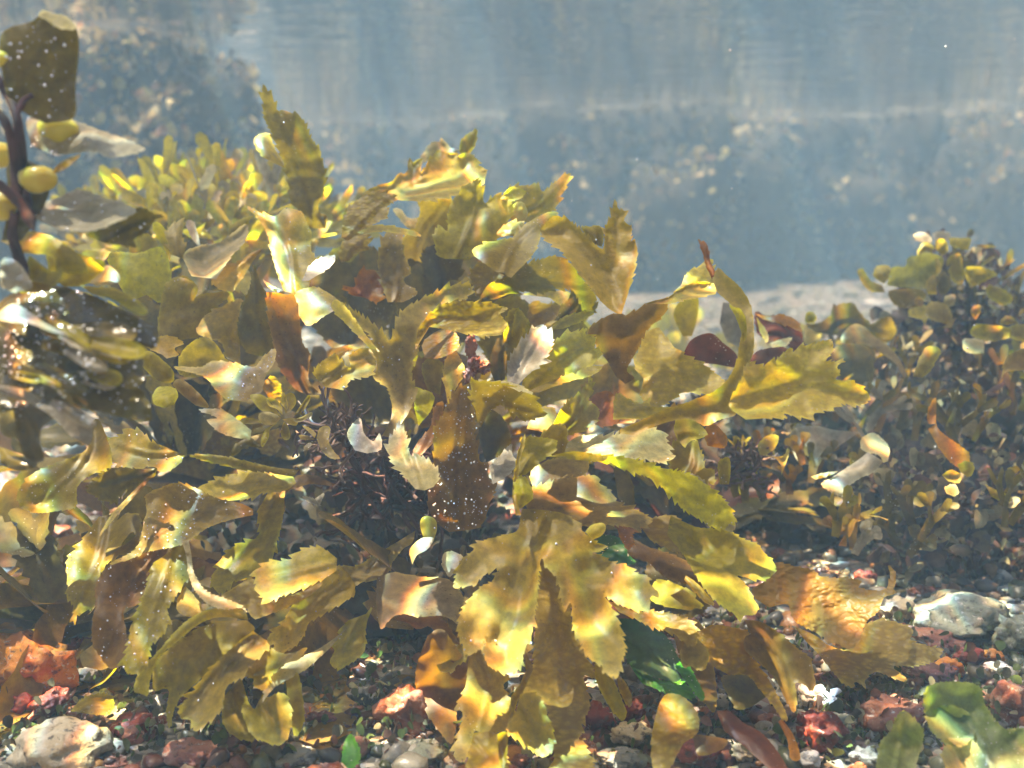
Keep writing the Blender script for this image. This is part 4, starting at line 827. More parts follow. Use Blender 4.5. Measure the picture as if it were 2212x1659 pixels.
f('A', '250,1430 210,1350 400,1270 520,1230 700,1290 790,1310 880,1370 750,1440 580,1500 400,1490', .345, 0, -.03, 'gry', amp=2, pearls=70)
f('A', '640,1560 560,1520 650,1470 760,1390 910,1345 1000,1385 1055,1400 1000,1430 960,1500 870,1550 880,1600 800,1590 700,1580', .36, 0, .004, 'wet', amp=3, pearls=8)
f('A', '0,1560 150,1500 330,1530 500,1640 560,1760 380,1760 330,1660 150,1640', .35, 0, -.01, 'ol', amp=1)
f('D', '0,480 0,300 200,200 420,200 700,300 950,430 1020,470 1000,600 860,560 600,560 300,560', .345, 0, -.012, 'wet', amp=1.5, pearls=120)
f('D', '0,760 -20,420 200,470 500,520 860,560 930,700 880,860 600,800 300,800', .34, 0, -.014, 'wet', amp=1.5, pearls=170)
f('D', '0,1020 0,640 300,740 620,760 900,850 980,1050 860,1060 600,1000 250,960', .335, 0, -.016, 'wet', amp=1.5, pearls=150)
f('D', '280,1000 100,900 100,1100 160,1300 280,1330 260,1150 350,1050', .34, 0, 0, 'wet', amp=1)
f('D', '-20,370 90,310 200,370 300,440 440,510 330,490 200,440 80,430 -20,410', .32, 0, -.03, 'gry', amp=0)
f('D', '370,520 500,520 560,580 625,640 560,620 450,580', .32, 0, -.03, 'gry', amp=0, pearls=10)
f('D', '520,190 640,200 740,210 850,260 940,330 955,375 880,375 780,310 700,270 600,250', .35, 0, -.02, 'yg', amp=0, pearls=4)
f('D', '540,170 640,90 700,60 770,120 760,170 650,190', .37, 0, -.03, 'wht', amp=1)
f('D', '200,160 190,0 320,100 400,70 400,140 350,200', .34, 0, 0, 'ol', amp=1)
f('D', '0,200 10,30 80,20 150,80 210,200 100,240', .335, 0, 0, 'gry', amp=0)
f('D', '320,130 310,-20 420,-20 560,0 680,60 560,180 420,200', .37, 0, .0, 'ol', amp=2)
f('D', '610,1080 580,1220 500,1190 440,1150 380,1080 260,980 400,940 500,970', .37, 0, -.01, 'gry', amp=1)
f('D', '0,1300 0,1240 110,1280 240,1340 200,1380 100,1390 0,1340', .36, 0, -.02, 'wet', amp=1)
f('D', '140,240 40,180 60,60 220,40 340,120 330,230', .345, 0, 0, 'ol', amp=1)
f('D', '250,1180 80,1180 0,1120 0,900 150,960 280,1080', .36, 0, 0, 'wet', amp=1)
f('A', '10,1560 60,1300 40,1100 90,1030 180,1040 260,1080 330,1160 300,1300 240,1420 140,1560', .343, 0, 0, 'wet', amp=0)
for pp, dd, r_, mt in (((245, 1160), .335, .0052, 'bladder'), ((375, 845), .35, .0058, 'bladder'), ((0, 380), .34, .003, 'bladder'), ((10, 1330), .34, .0055, 'bladder'), ((0, 1000), .36, .005, 'bladder')):
    ball(wn, tuple(at(pp[0]/3, pp[1]/3, dd)), r_*1.0, mt, stretch=(1.12, .9, .84))
def stipe(parent, tile, s, d, r, mat='holdfast', name='stipe'):
    C, _ = smooth_loop(poly(tile, s), 4); C = C[::4]
    pts = [at(x, y, d+.004*math.sin(i*.15)) for i, (x, y) in enumerate(C)]
    V, Fc = tube(pts, [r*(1-.3*i/len(pts))*min(1, .12+i/5) for i in range(len(pts))], 8); return mesh(name, V, Fc, MATS[mat], parent)
stipe(wn, 'A', '200,1360 150,1100 130,900 90,700 -20,500', .34, .0019)
stipe(wn, 'A', '120,1340 90,1000 40,800 -40,700', .335, .0019)
stipe(wn, 'A', '220,1500 160,1350 60,1250 -30,1180', .33, .0022)
stipe(wn, 'D', '180,150 120,0 80,-150 100,-300', .34, .0020)
stipe(wn, 'A', '110,760 150,660 230,610', .335, .0014)
rs = random.Random(12)
for i in range(20):
    x0, y0 = rs.uniform(-60, 640), rs.uniform(330, 960); a = rs.uniform(.1, .55); L_ = rs.uniform(220, 420); w_ = rs.uniform(30, 62); c_, s_ = math.cos(a), math.sin(a)
    o_ = [(0, -.5), (.3, -.9), (.6, -1), (.85, -.8), (1, -.1), (.88, .8), (.6, 1), (.3, .8), (0, .5)]
    f('D', ' '.join('%d,%d' % (x0+u*L_*c_-v*w_*s_, y0+u*L_*s_+v*w_*c_) for u, v in o_), rs.uniform(.315, .335), 0, rs.uniform(-.03, .01), rs.choice(['wet', 'wet', 'ol', 'wet', 'gry']), amp=0, pearls=rs.choice([10, 30, 50]), rip=.7)
finish_pearls(wn)

# ================================================================== ORANGE AND GOLD FRONDS LYING AT THE LOWER RIGHT
wo = thing('serrated_wrack', 'mottled orange and gold seaweed lying flat on the pebbles at the lower right', 'seaweed', tuple(at(1640, 1330, .52)[:2])+(0,))
f = lambda *a, **k: frond(wo, *a, **k)
f('I', '470,560 450,500 540,440 600,330 720,350 850,380 900,420 1080,430 1160,450 1140,490 1280,510 1330,480 1345,420 1335,350 1370,380 1380,440 1360,520 1300,560 1270,640 1200,700 1160,780 1130,850 1070,890 1000,850 940,850 900,800 820,760 720,700 680,600 560,620', .49, 0, -.016, 'org', amp=3, label='mottled orange frond with a thin upturned tip')
f('I', '720,740 860,800 940,860 1070,890 1150,800 1200,720 1300,700 1400,720 1490,760 1480,830 1600,870 1680,890 1640,960 1500,1000 1360,1000 1450,1080 1400,1090 1280,1040 1220,1050 1180,1100 1190,1150 1130,1100 1080,1140 1030,1100 960,1020 880,920 800,840', .495, 0, -.026, 'gold', amp=4, label='yellow frond with long pointed lobes flat on the pebbles')
f('I', '400,700 500,710 620,780 740,880 830,950 840,1020 860,1100 840,1160 790,1120 730,1110 740,1200 720,1300 660,1200 600,1080 500,980 410,900 400,820 440,790', .445, 0, -.01, 'brn', amp=3, label='dark brown frond between orange and yellow ones')
f('I', '130,760 200,730 330,750 430,780 400,850 420,900 480,980 560,1090 620,1200 680,1330 650,1345 590,1260 500,1150 420,1060 300,1050 180,980 150,880 60,790', .448, 0, -.02, 'org', amp=2.5, label='orange frond with bead like swellings')
f('I', '60,780 120,850 170,910 160,980 120,1030 60,1000 0,1000 -20,900', .44, 0, -.01, 'pk', amp=2)
f('I', '-60,780 60,700 140,760 200,1000 220,1180 200,1300 100,1180 0,1060', .47, 0, -.01, 'brn', amp=2)
f('I', '220,1290 300,1290 400,1370 520,1440 620,1560 680,1680 560,1660 400,1520 270,1420', .42, 0, -.01, 'dred', amp=1)
f('I', '640,1340 690,1400 740,1500 760,1600 700,1600 680,1480 620,1360', .425, 0, -.01, 'rust', amp=1)
f('I', '580,1170 480,1100 420,1060 330,1050 250,1080 300,1200 360,1280 450,1260', .45, 0, -.02, 'dk', amp=2)
f('I', '70,1470 0,1440 60,1440 160,1450 290,1480 250,1540 120,1580 80,1540', .41, 0, -.02, 'brn', amp=1)

# ================================================================== RIGHT HAND WEEDS (on the dark mound)
wb = thing('serrated_wrack', 'dull red brown seaweed half hidden behind the large pale gold frond at the right', 'seaweed', P3(1640, 830, .80))
f = lambda *a, **k: frond(wb, *a, **k)
f('F', '480,500 470,370 560,390 640,380 740,420 770,500 780,590 720,610 640,540 540,550', .68, 0, .0, 'dred', amp=3)
f('F', '470,375 560,390 640,380 740,420 770,490 700,460 600,430 520,410', .672, 0, -.02, 'rust', amp=2)
f('F', '480,400 550,500 545,560 500,490', .66, 0, -.02, 'cream', amp=2)
f('F', '550,570 640,540 710,530 650,600 600,610', .66, 0, -.03, 'wht', amp=1)
f('F', '0,640 60,540 180,500 260,560 350,640 350,720 200,700 60,690', .60, 0, .01, 'dred', amp=0)
f('F', '260,300 400,330 420,560 300,560 240,440', .68, 0, 0, 'gry', amp=1)
f('F', '0,520 -60,380 0,280 100,270 90,420 60,520', .66, 0, .02, 'ol', amp=0)
f('F', '420,700 480,620 640,590 700,640 600,760 440,740', .60, 0, .01, 'dred', amp=1)
f('F', '860,500 800,440 860,440 940,400 1000,320 1100,310 1160,380 1220,440 1260,420 1350,400 1370,530 1250,560 1050,520', .78, 0, .012, 'dk', amp=3)
f('F', '1440,800 1380,700 1300,640 1200,580 1110,570 1030,560 1040,500 1110,440 1180,460 1240,520 1330,580 1400,660 1450,760', .72, .01, -.03, 'pk', amp=0, rip=.5)
f('F', '1160,1140 1000,1130 850,1100 720,1120 700,1200 740,1320 800,1350 860,1340 1000,1240 1100,1170', .66, 0, -.006, 'gry', amp=0)
f('F', '940,640 1040,570 1200,600 1240,760 1180,900 1040,860 1000,740', .74, 0, .0, 'dk', amp=1)
f('F', '790,430 800,370 840,360 870,400 850,440', .75, 0, 0, 'yg', amp=0)
f('F', '780,560 800,440 870,470 900,560 860,600', .80, 0, 0, 'wht', amp=0)
wc = thing('bladder_wrack', 'tall bushy weed with small rounded olive fronds standing at the right edge of the picture', 'seaweed', P3(2020, 950, .84))
f = lambda *a, **k: frond(wc, *a, amp=1.4, pitch=9, **k)
ox3 = lambda s: s
# notes for this plant are in a finer tile: x = 2900+u*748/2212, y = 750+v*561/1659 photo pixels
def fine(s):
    v = [float(t) for t in s.replace(',', ' ').split()]
    o = []
    for i in range(0, len(v)-1, 2):
        X = (2900+v[i]*748/2212)*2212/3648; Y = (750+v[i+1]*561/1659)*2212/3648
        o.append('%.1f,%.1f' % ((X-TILE['F'][0])*3, (Y-TILE['F'][1])*3))
    return ' '.join(o)
for s, d, gy, mt in (
    ('1180,330 1120,330 1060,290 1060,250 1150,230 1230,280 1240,340', .77, -.02, 'gry'),
    ('1330,330 1260,290 1260,240 1350,215 1430,240 1430,290 1390,330', .78, -.02, 'gry'),
    ('1300,440 1280,330 1360,300 1410,370 1400,440 1350,470', .76, -.01, 'cream'),
    ('1180,430 1090,470 1120,370 1180,330 1260,380 1230,450', .765, -.01, 'ol'),
    ('1500,400 1440,360 1430,290 1520,290 1640,290 1650,340 1620,420', .77, 0, 'cream'),
    ('1680,360 1800,360 1920,375 1880,390 1780,395', .77, -.02, 'ol'),
    ('1110,830 1000,810 790,790 780,740 830,600 960,590 990,500 1100,470 1180,440 1300,470 1360,510 1330,640 1240,740 1200,820', .75, -.008, 'nsoft'),
    ('1290,880 1200,870 1180,760 1240,690 1330,650 1340,560 1280,480', .74, .0, 'cream'),
    ('750,860 600,850 510,770 460,640 500,610 540,650 600,740 720,790', .76, -.02, 'ol'),
    ('740,770 630,700 640,620 680,580 780,580 830,640 800,700', .765, -.01, 'cream'),
    ('1000,1030 880,1010 800,930 790,850 900,830 1100,830 1180,900 1090,990', .76, .03, 'dk'),
    ('1450,560 1400,580 1430,480 1540,460 1570,600 1580,720 1540,780 1460,740 1410,640', .75, 0, 'ol'),
    ('1300,720 1360,640 1420,700 1440,800 1380,880 1310,860', .755, .01, 'dk'),
    ('1640,800 1580,620 1700,590 1820,610 1920,670 1840,720 1740,780', .76, 0, 'ol'),
    ('1850,780 1810,830 1830,900 1900,960 2000,1000 2080,960 2080,900 2000,830', .77, .01, 'ol'),
    ('1130,1150 1010,1110 1000,1050 1080,1010 1180,1000 1200,1120 1170,1200', .75, -.01, 'cream'),
    ('1400,1200 1190,1120 1190,1000 1280,960 1400,1000 1450,1100 1450,1220 1340,1240', .73, -.01, 'pk'),
    ('1380,900 1480,890 1480,980 1420,1010 1360,980', .76, -.01, 'wht'),
    ('1900,1380 1700,1340 1650,1270 1720,1200 1880,1210 2060,1240 2060,1340', .72, -.01, 'ol'),
    ('2060,1340 2070,1220 2212,1200 2300,1240 2300,1380 2150,1370', .72, 0, 'ol'),
    ('1700,1510 1590,1480 1570,1370 1660,1350 1780,1380 1790,1500', .70, -.02, 'wht'),
    ('1110,1659 1100,1580 1160,1480 1240,1430 1320,1460 1320,1530 1240,1600 1200,1700', .68, -.01, 'cream'),
    ('2050,1200 1960,1190 2020,1110 2100,1130 2150,1190', .76, 0, 'ol'),
    ('1700,1150 1650,1060 1700,1000 1760,1010 1740,1090', .74, 0, 'cream'),
    ('1100,900 1150,940 1140,1000 1080,1000 1060,950', .735, 0, 'org')):
    f('F', fine(s), d, .003, gy, mt, rip=1.0)
for s, d, gy, mt in (
    ('1490,780 1530,680 1570,600 1620,585 1670,610 1640,680 1600,750 1550,790', .62, 0, 'ol'),
    ('1640,1090 1590,1080 1590,1000 1640,920 1645,1090 1700,1160 1800,1230 1860,1290 1830,1380 1740,1340 1660,1240 1590,1120', .60, -.01, 'rust'),
    ('1300,1340 1270,1290 1170,1260 1155,1190 1230,1145 1300,1190 1340,1250 1330,1330', .60, -.02, 'wht'),
    ('1300,1330 1240,1400 1150,1440 1080,1490 1060,1550 1000,1550 930,1510 900,1470 960,1440 1050,1380 1140,1320 1200,1270', .585, -.02, 'gry'),
    ('830,1430 900,1410 1000,1395 960,1420 860,1450', .58, -.02, 'wht'),
    ('500,1290 490,1220 560,1160 620,1170 600,1240 540,1290', .60, -.01, 'ol'),
    ('640,1360 600,1310 520,1290 640,1300 690,1250 680,1310 640,1420', .60, -.01, 'cream'),
    ('160,1230 140,1130 200,1090 260,1140 290,1180 275,1240 210,1240', .50, 0, 'rust'),
    ('240,1480 230,1340 300,1310 310,1400 300,1480', .52, -.01, 'ol'),
    ('1680,1420 1740,1385 1800,1420 1790,1470 1720,1460', .58, -.02, 'cream'),
    ('1710,1540 1700,1500 1760,1480 1790,1530 1760,1560', .575, -.02, 'wht'),
    ('1960,1480 2040,1520 2130,1560 2100,1600 2000,1560', .58, -.02, 'ol'),
    ('1780,1350 1850,1330 1890,1370 1860,1430 1800,1400', .575, 0, 'ol'),
    ('2212,740 2100,750 2070,790 2100,660 2230,600 2260,700', .62, -.01, 'pk')):
    f('F', s, d, .002, gy, mt)
PT, PN = [], []
for px, py, dd, rr_ in ((2060, 640, .84, .032), (2130, 760, .86, .045), (2010, 740, .86, .035), (1990, 880, .80, .04), (2120, 900, .78, .05), (2190, 820, .82, .045), (1900, 1060, .70, .022), (2010, 1110, .64, .028), (2120, 1080, .68, .035), (1950, 980, .76, .03)):
    V, Fc = rock_verts(P3(px, py, dd), (rr_, rr_*.8, rr_*1.1), px*.1, .5, 2.2, 3); PT.append(V); PN.append(vnormals(V, Fc))
LV, LF, T = scatter_leaves(np.vstack(PT), np.vstack(PN), 2600, .0085, [(.30, .24, .10), (.14, .10, .05), (.44, .40, .22), (.12, .07, .05), (.16, .09, .07), (.08, .05, .04), (.10, .07, .05)], 87, spread=.8, lift=.006)
tag(mesh('small_lobes', above_ground(LV), LF, MATS['leaflet'], wc, attrs={'tint': T}), kind='stuff')

# ================================================================== PALE YELLOW BLADDER WRACK BEHIND, LEFT
rs = random.Random(21)
def bushy(name, label, group, p, h, nst, seed, mats, w=.006, lean=(0, 0), bladders=True, forks=3):
    rs = random.Random(seed); t = thing(name, label, 'seaweed', p, group); bl = []
    for i in range(nst):
        a = rs.uniform(0, 6.28); dr = np.array((math.sin(a)*.5+lean[0], -math.cos(a)*.4+lean[1], 1.1))
        rr = fork_frond(np.array(p)+np.array((rs.gauss(0, .015), rs.gauss(0, .015), 0)), dr, h/(forks+.6), w, np.array((rs.gauss(0, .4), -1, .3)), forks, rs, amp=.05, spread=.5, n=6, k=2, bl=bl)
        V, Fc, T = join_ribbons(rr, forks)
        mesh('frond', above_ground(V), Fc, MATS[rs.choice(mats)], t, attrs={'tip': T})
    if bladders:
        rs.shuffle(bl)
        for q, r_ in bl[:18]:
            if q[2] < WATER_Z-.02: ball(t, tuple(q), r_*rs.uniform(.8, 1.2), sub=2)
    return t
k = 0
for px, py, d, h in ((330, 640, 1.0, .17), (400, 620, .95, .18), (470, 610, .92, .17), (540, 620, .88, .17), (590, 600, .95, .15), (370, 660, .85, .13), (450, 640, .80, .13), (290, 640, .92, .12), (510, 660, .78, .12), (250, 620, 1.05, .14)):
    p = at(px, py, d); k += 1
    bushy('bladder_wrack', 'pale yellow bladder wrack in the soft hazy thicket behind the plant at the left', 'pale bladder wracks behind at the left', (p.x, p.y, p.z), h*.85, 8, 100+k, ['nsoft', 'nsoft', 'cream', 'nsoft', 'gry'], w=.006)
# loose small weeds: right mound, far gravel
for px, py, d, h, nm in ((1770, 760, .95, .04, 'low'), (1900, 800, .8, .05, 'low'), (2150, 720, .85, .08, 'b'), (2080, 700, .84, .09, 'b'), (2190, 850, .75, .06, 'b'), (1870, 900, .70, .05, 'b'), (2060, 920, .66, .05, 'b'), (1930, 1120, .58, .04, 'b'), (1860, 1150, .60, .03, 'b'), (1780, 1000, .66, .035, 'b'), (2190, 1090, .58, .04, 'b'), (1700, 960, .66, .03, 'b'), (1650, 1040, .62, .03, 'b')):
    p = at(px, py, d); k += 1
    bushy('olive_weed', 'small bushy olive weed sprig growing on the dark mound at the right', 'small sprigs on the dark mound', (p.x, p.y, p.z-.01), h*.85, 6, 300+k, ['dol', 'gry', 'dk', 'brn', 'dk', 'dol'], w=.0028, bladders=False, forks=2)
for px, h in ((1375, .055), (1460, .06), (1570, .04), (1700, .04)):
    d = 1.55; p = at(px, 660, d); k += 1; p = Vector((p.x, p.y, ground_z(p.x, p.y)))
    bushy('yellow_weed', 'tiny blurred yellow weed standing on the pale gravel plain behind', 'blurred weeds on the gravel plain', tuple(p), h*1.6, 3, 400+k, ['yg', 'nsoft'], w=.011, bladders=False, forks=1)

# ================================================================== GREEN SEA LETTUCE
def lettuce(label, polys, mat, base):
    t = thing('sea_lettuce', label, 'seaweed', base)
    for tl, s, d, gy in polys: frond(t, tl, s, d, 0, gy, mat, amp=3, pitch=9, rip=1.5, name='sheet')
lettuce('ruffled translucent green sea lettuce in the bottom right corner', [
    ('I', '1800,1680 1700,1500 1600,1400 1560,1200 1620,1120 1760,1100 1920,1130 1960,1250 2080,1400 2230,1420 2230,1680', .405, -.006),
    ('I', '1250,1680 1280,1500 1350,1420 1390,1320 1440,1290 1500,1340 1560,1420 1540,1540 1500,1680', .40, -.006),
    ('I', '1720,1680 1680,1560 1780,1450 1900,1500 2000,1680', .39, -.02),
    ('I', '1600,1300 1700,1250 1850,1300 1900,1420 1800,1520 1700,1450', .40, -.02)], 'palg', P3(1980, 1620, .42))
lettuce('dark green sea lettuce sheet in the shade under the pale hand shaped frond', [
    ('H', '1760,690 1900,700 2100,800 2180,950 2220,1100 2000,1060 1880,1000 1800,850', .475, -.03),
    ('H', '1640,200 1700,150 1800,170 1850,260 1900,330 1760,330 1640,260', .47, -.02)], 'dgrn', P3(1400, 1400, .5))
lettuce('bright green weed strips on the pebbles right of the lowest gold fronds', [
    ('H', '1880,1010 1960,1030 2060,1090 2212,1100 2290,1200 2200,1200 2080,1160 1950,1110', .455, -.03),
    ('H', '2160,1000 2230,960 2290,1060 2350,1180 2330,1220 2250,1120', .45, -.03)], 'grn', P3(1440, 1480, .47))
lettuce('small bright green blade at the bottom edge left of the hanging fronds', [('H', '0,1620 20,1500 60,1440 110,1520 120,1600 60,1680', .415, -.01)], 'grn', P3(760, 1640, .42))
lettuce('olive green scrap of weed between the red stones at the lower left', [('G', '460,1290 500,1240 580,1190 700,1180 740,1240 700,1310 580,1310', .44, -.04)], 'ol', P3(210, 1520, .45))

# ================================================================== SMALL TURF AND TWIGS IN THE DARK HEART
def twig_tuft(name, label, p, n, L_, seed, mat, r=.0006, spread=.8):
    rs = random.Random(seed); t = thing(name, label, 'seaweed', p); parts = []
    def grow(q, dr, L_, dep):
        pts = [q]; d = np.array(dr)
        for i in range(4):
            d = d+np.array([rs.gauss(0, .25) for _ in range(3)]); d /= np.linalg.norm(d); pts.append(pts[-1]+d*L_/4)
        parts.append(tube(pts, [r*(1+dep*.4)]*5, 5))
        if dep:
            for s in range(2): grow(pts[rs.choice((2, 3, 4))], d+np.array([rs.gauss(0, .7) for _ in range(3)]), L_*.7, dep-1)
    for i in range(n):
        a = rs.uniform(0, 6.28); grow(np.array(p), (math.sin(a)*spread, -abs(math.cos(a))*spread, rs.uniform(.3, 1)), L_, 3)
    V, Fc = cat_meshes(parts); mesh('branches', above_ground(V), Fc, MATS[mat], t); return t
twig_tuft('red_weed', 'wiry dark purple weed tuft in the shaded heart of the big plant', P3(840, 1090, .545), 22, .022, 5, 'holdfast', r=.0007)
twig_tuft('red_weed', 'small brown twiggy weed above the wiry tuft in the middle', P3(760, 960, .525), 14, .018, 6, 'twig', r=.0005)
twig_tuft('red_weed', 'dark reddish twigs among small leaves right of the long tan frond', P3(1600, 1030, .62), 14, .014, 8, 'twig', r=.0006)
ros = thing('leafy_sprig', 'small sprig of oval olive leaflets left of the dark heart of the plant', 'seaweed', P3(600, 920, .49))
for s, mt in (('1820,1040 1760,1010 1690,1000 1640,940 1620,900 1700,900 1760,950', 'ol'), ('1830,1030 1790,990 1740,970 1730,920 1790,930 1830,980', 'cream'), ('1850,1020 1840,960 1850,900 1900,890 1920,950 1880,1010', 'ol'),
              ('1820,1050 1780,1090 1720,1095 1680,1070 1680,1020 1740,1010 1800,1030', 'wht'), ('1830,1060 1880,1050 1930,1060 1920,1100 1870,1090', 'cream'), ('1900,1060 1960,1040 2020,1010 2020,1035 1960,1070 1920,1080', 'wht'),
              ('1840,1070 1870,1110 1880,1180 1840,1190 1815,1140', 'ol'), ('1800,1080 1750,1120 1740,1180 1700,1240 1690,1190 1720,1120', 'yg'), ('1700,1080 1640,1050 1570,1060 1550,1080 1620,1090', 'ol'), ('1860,1000 1820,950 1830,880 1850,900 1870,970', 'cream'), ('1900,1040 1940,980 2000,900 2010,930 1970,1000', 'ol')):
    frond(ros, 'D', s, .485, 0, -.01, mt, amp=0, rip=.4, name='leaflet')
ros = thing('leafy_sprig', 'tiny sprig of narrow brown leaflets just right of the oval leaflet sprig', 'seaweed', P3(690, 950, .50))
for s, mt in (('2040,1180 1990,1130 1960,1100 2000,1110 2050,1150', 'cream'), ('2040,1190 1960,1190 1940,1160 2000,1165', 'pk'), ('2050,1180 2070,1120 2110,1100 2140,1120 2130,1200 2160,1260 2200,1310 2140,1310 2080,1260', 'pk'), ('2050,1200 2000,1250 1980,1300 1970,1240 2010,1200', 'dk'), ('2300,1260 2250,1150 2330,1050 2360,1150 2420,1200 2460,1150 2470,1250 2380,1280', 'gry'), ('2060,1640 2040,1580 2100,1540 2080,1600', 'gry'), ('2000,1600 1960,1560 2030,1570 2080,1620', 'gry')):
    frond(ros, 'D', s, .49, 0, -.015, mt, amp=1, pitch=6, rip=.4, name='leaflet')
lump = thing('crusted_stub', 'orange brown crusty stub standing in the middle behind the grey violet tip', 'growth', P3(1020, 780, .525))
for c, sz, sd in (((835, 590), (34, 30, 75), 3), ((860, 700), (38, 34, 60), 5), ((920, 720), (45, 34, 40), 7), ((830, 780), (34, 30, 55), 9)):
    p = at(737.3+c[0]/3, 553+c[1]/3, .525); V, Fc = rock_verts(tuple(p), tuple(np.array(sz)/3/F*.525), sd, .5, 2.5, 4)
    mesh('knob', V, Fc, MATS['st_crust'], lump)
# inner mass of fronds behind the traced ones
filler(wr, (HB.x, HB.y+.05, .03), 20, .09, .17, ['ol', 'brn', 'dk', 'pk', 'dk'], 41, width=.011, az=(100, 260), el=(25, 80))
filler(wl, (HB.x-.09, HB.y+.06, .03), 20, .08, .14, ['ol', 'brn', 'dk', 'dk', 'pk'], 43, width=.011, az=(140, 280), el=(15, 75))
filler(wr, (HB.x+.06, HB.y+.06, .02), 12, .08, .14, ['brn', 'dk', 'rust', 'dk'], 45, width=.011, az=(80, 150), el=(5, 45))
filler(wr, (HB.x, HB.y-.02, .01), 16, .10, .20, ['dk', 'brn', 'dk', 'dred'], 55, width=.012, az=(-60, 60), el=(2, 16))  # this and the next: low dark fronds added to darken the ground
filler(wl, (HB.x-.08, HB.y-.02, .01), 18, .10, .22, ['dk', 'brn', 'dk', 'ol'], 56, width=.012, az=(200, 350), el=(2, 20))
wm = thing('serrated_wrack', 'dim olive seaweed mass crowded between the bubbly left fronds and the pale bladder wrack', 'seaweed', P3(420, 780, .66))
filler(wm, (at(400, 900, .68).x, at(400, 900, .68).y, .05), 36, .07, .15, ['ol', 'dk', 'cream', 'gold', 'dk', 'ol'], 47, width=.010, az=(70, 290), el=(20, 85))
wq = thing('serrated_wrack', 'brown seaweed coloured dark as shade, filling the gap between the gold fronds and the dark mound', 'seaweed', P3(1500, 980, .62))
filler(wq, (at(1480, 1080, .66).x, at(1480, 1080, .66).y, .02), 24, .05, .10, ['dk', 'dk', 'dred', 'dk', 'brn'], 48, width=.008, az=(60, 300), el=(5, 60))  # dark materials put the shade behind the gold fronds into colour
wz = thing('serrated_wrack', 'dark weed under the left edge bladder wrack above the white rock', 'seaweed', P3(120, 1080, .46))
filler(wz, (at(140, 1050, .50).x, at(140, 1050, .50).y, .02), 22, .04, .09, ['dk', 'dk', 'brn'], 49, width=.008, az=(60, 300), el=(5, 70))

# ================================================================== STONES
S = stone
S('G', 210, 1000, 290, 240, 'orange', 'large rough orange red stone at the left edge, brightly lit')
S('G', 90, 1240, 130, 90, 'red', 'dark red stone under the large orange stone', rot=10)
S('G', 310, 1250, 170, 80, 'red', 'long red stone leaning beside the olive scrap of weed', rot=-30)
S('G', 390, 1540, 320, 190, 'pale', 'large pale cream crusted stone at the bottom left', facet=.6)
S('G', 870, 1410, 180, 105, 'red', 'rounded red stone with a pale patch, at the lower left')
S('G', 860, 1450, 75, 60, 'pink', 'pale orange chip lying on the rounded red stone', lift=.02)
S('G', 1250, 1590, 190, 110, 'pink', 'smooth salmon red stone at the bottom edge left of the middle')
S('G', 1370, 1480, 34, 34, 'pale', 'tiny round cream pebble above the smooth salmon stone')
S('G', 60, 700, 60, 45, 'white', 'small white stone at the left edge above the red ones')
S('G', 190, 730, 110, 80, 'red', 'dark red stone right of the small white one')
S('G', 380, 520, 110, 90, 'purp', 'maroon stone in the shade of the left fronds')
S('G', 100, 230, 130, 90, 'green', 'greenish mossy stone at the left edge')
S('G', 360, 160, 110, 80, 'crust', 'reddish speckled stone right of the mossy one')
S('D', 30, 1530, 130, 140, 'white', 'bright white sunlit rock cut by the left edge')
S('G', 580, 1060, 120, 60, 'grey', 'grey crusted stone beneath the draped left fronds')
S('G', 1000, 1250, 100, 60, 'grey', 'grey pebble between the rounded red stone and the pale frond tip')
S('G', 740, 1640, 100, 60, 'pink', 'pink stone on the bottom edge beside the large cream stone')
S('G', 2080, 1370, 110, 90, 'purp', 'dim purple stone under the hanging left fronds')
S('G', 1900, 1600, 180, 70, 'grey', 'grey ridged stone on the bottom edge under the left fronds')
S('G', 520, 900, 80, 130, 'red', 'upright dark red stone behind the bubbly brown frond')
S('H', 400, 1300, 190, 200, 'crust', 'rust and pink crusted stone left of the lowest hanging fronds', rot=30)
S('H', 270, 1330, 80, 80, 'pink', 'pinkish lump against the rust crusted stone')
S('H', 150, 1200, 110, 90, 'black', 'black stone in the dark hollow at the bottom')
S('H', 1650, 1340, 110, 110, 'red', 'vivid red stone right of the lowest gold frond')
S('H', 1900, 1290, 90, 70, 'red', 'red brown stone behind the vivid red one', rot=-30)
S('H', 1880, 1440, 150, 70, 'pale', 'glittering pale stone under the green strips')
S('H', 1800, 1600, 160, 70, 'grey', 'silvery grey stone on the bottom edge right of the middle')
S('H', 500, 1560, 200, 80, 'green', 'olive mossy stone on the bottom edge below the rust stone')
S('I', 890, 1220, 150, 110, 'white', 'white angular stone with pink stain beside the dark brown frond', facet=1.3)
S('I', 2040, 1030, 100, 60, 'white', 'smooth round white pebble above the sea lettuce')
S('I', 1570, 985, 50, 34, 'white', 'small white pebble at the tip of the yellow frond')
S('I', 1730, 1005, 110, 75, 'orange', 'smooth amber pebble touching the yellow frond tip')
S('I', 1850, 940, 105, 70, 'red', 'red pebble above the smooth amber one')
S('I', 1650, 825, 190, 75, 'crust', 'long flat rust brown slab behind the yellow frond', rot=8)
S('I', 1580, 1050, 180, 55, 'purp', 'flat purple brown stone below the yellow frond tips', rot=14)
S('I', 1380, 640, 110, 90, 'pale', 'smooth grey white stone behind the orange frond')
S('I', 1800, 690, 330, 140, 'green', 'large grey green speckled rock at the right')
S('I', 2160, 800, 150, 150, 'green', 'mossy rock cut by the right edge')
S('I', 1180, 430, 80, 60, 'red', 'red lump behind the orange frond tip')
S('I', 1530, 520, 70, 45, 'crust', 'orange crusted pebble at the foot of the brown turf')
S('I', 660, 290, 90, 45, 'pink', 'pink white stone above the orange frond', rot=12)
S('I', 900, 1440, 170, 150, 'red', 'brick red block with layered faces at the bottom right', rot=20, facet=1.4)
S('I', 1360, 1330, 240, 130, 'crust', 'dark rough rust stone left of the sea lettuce', rot=-12)
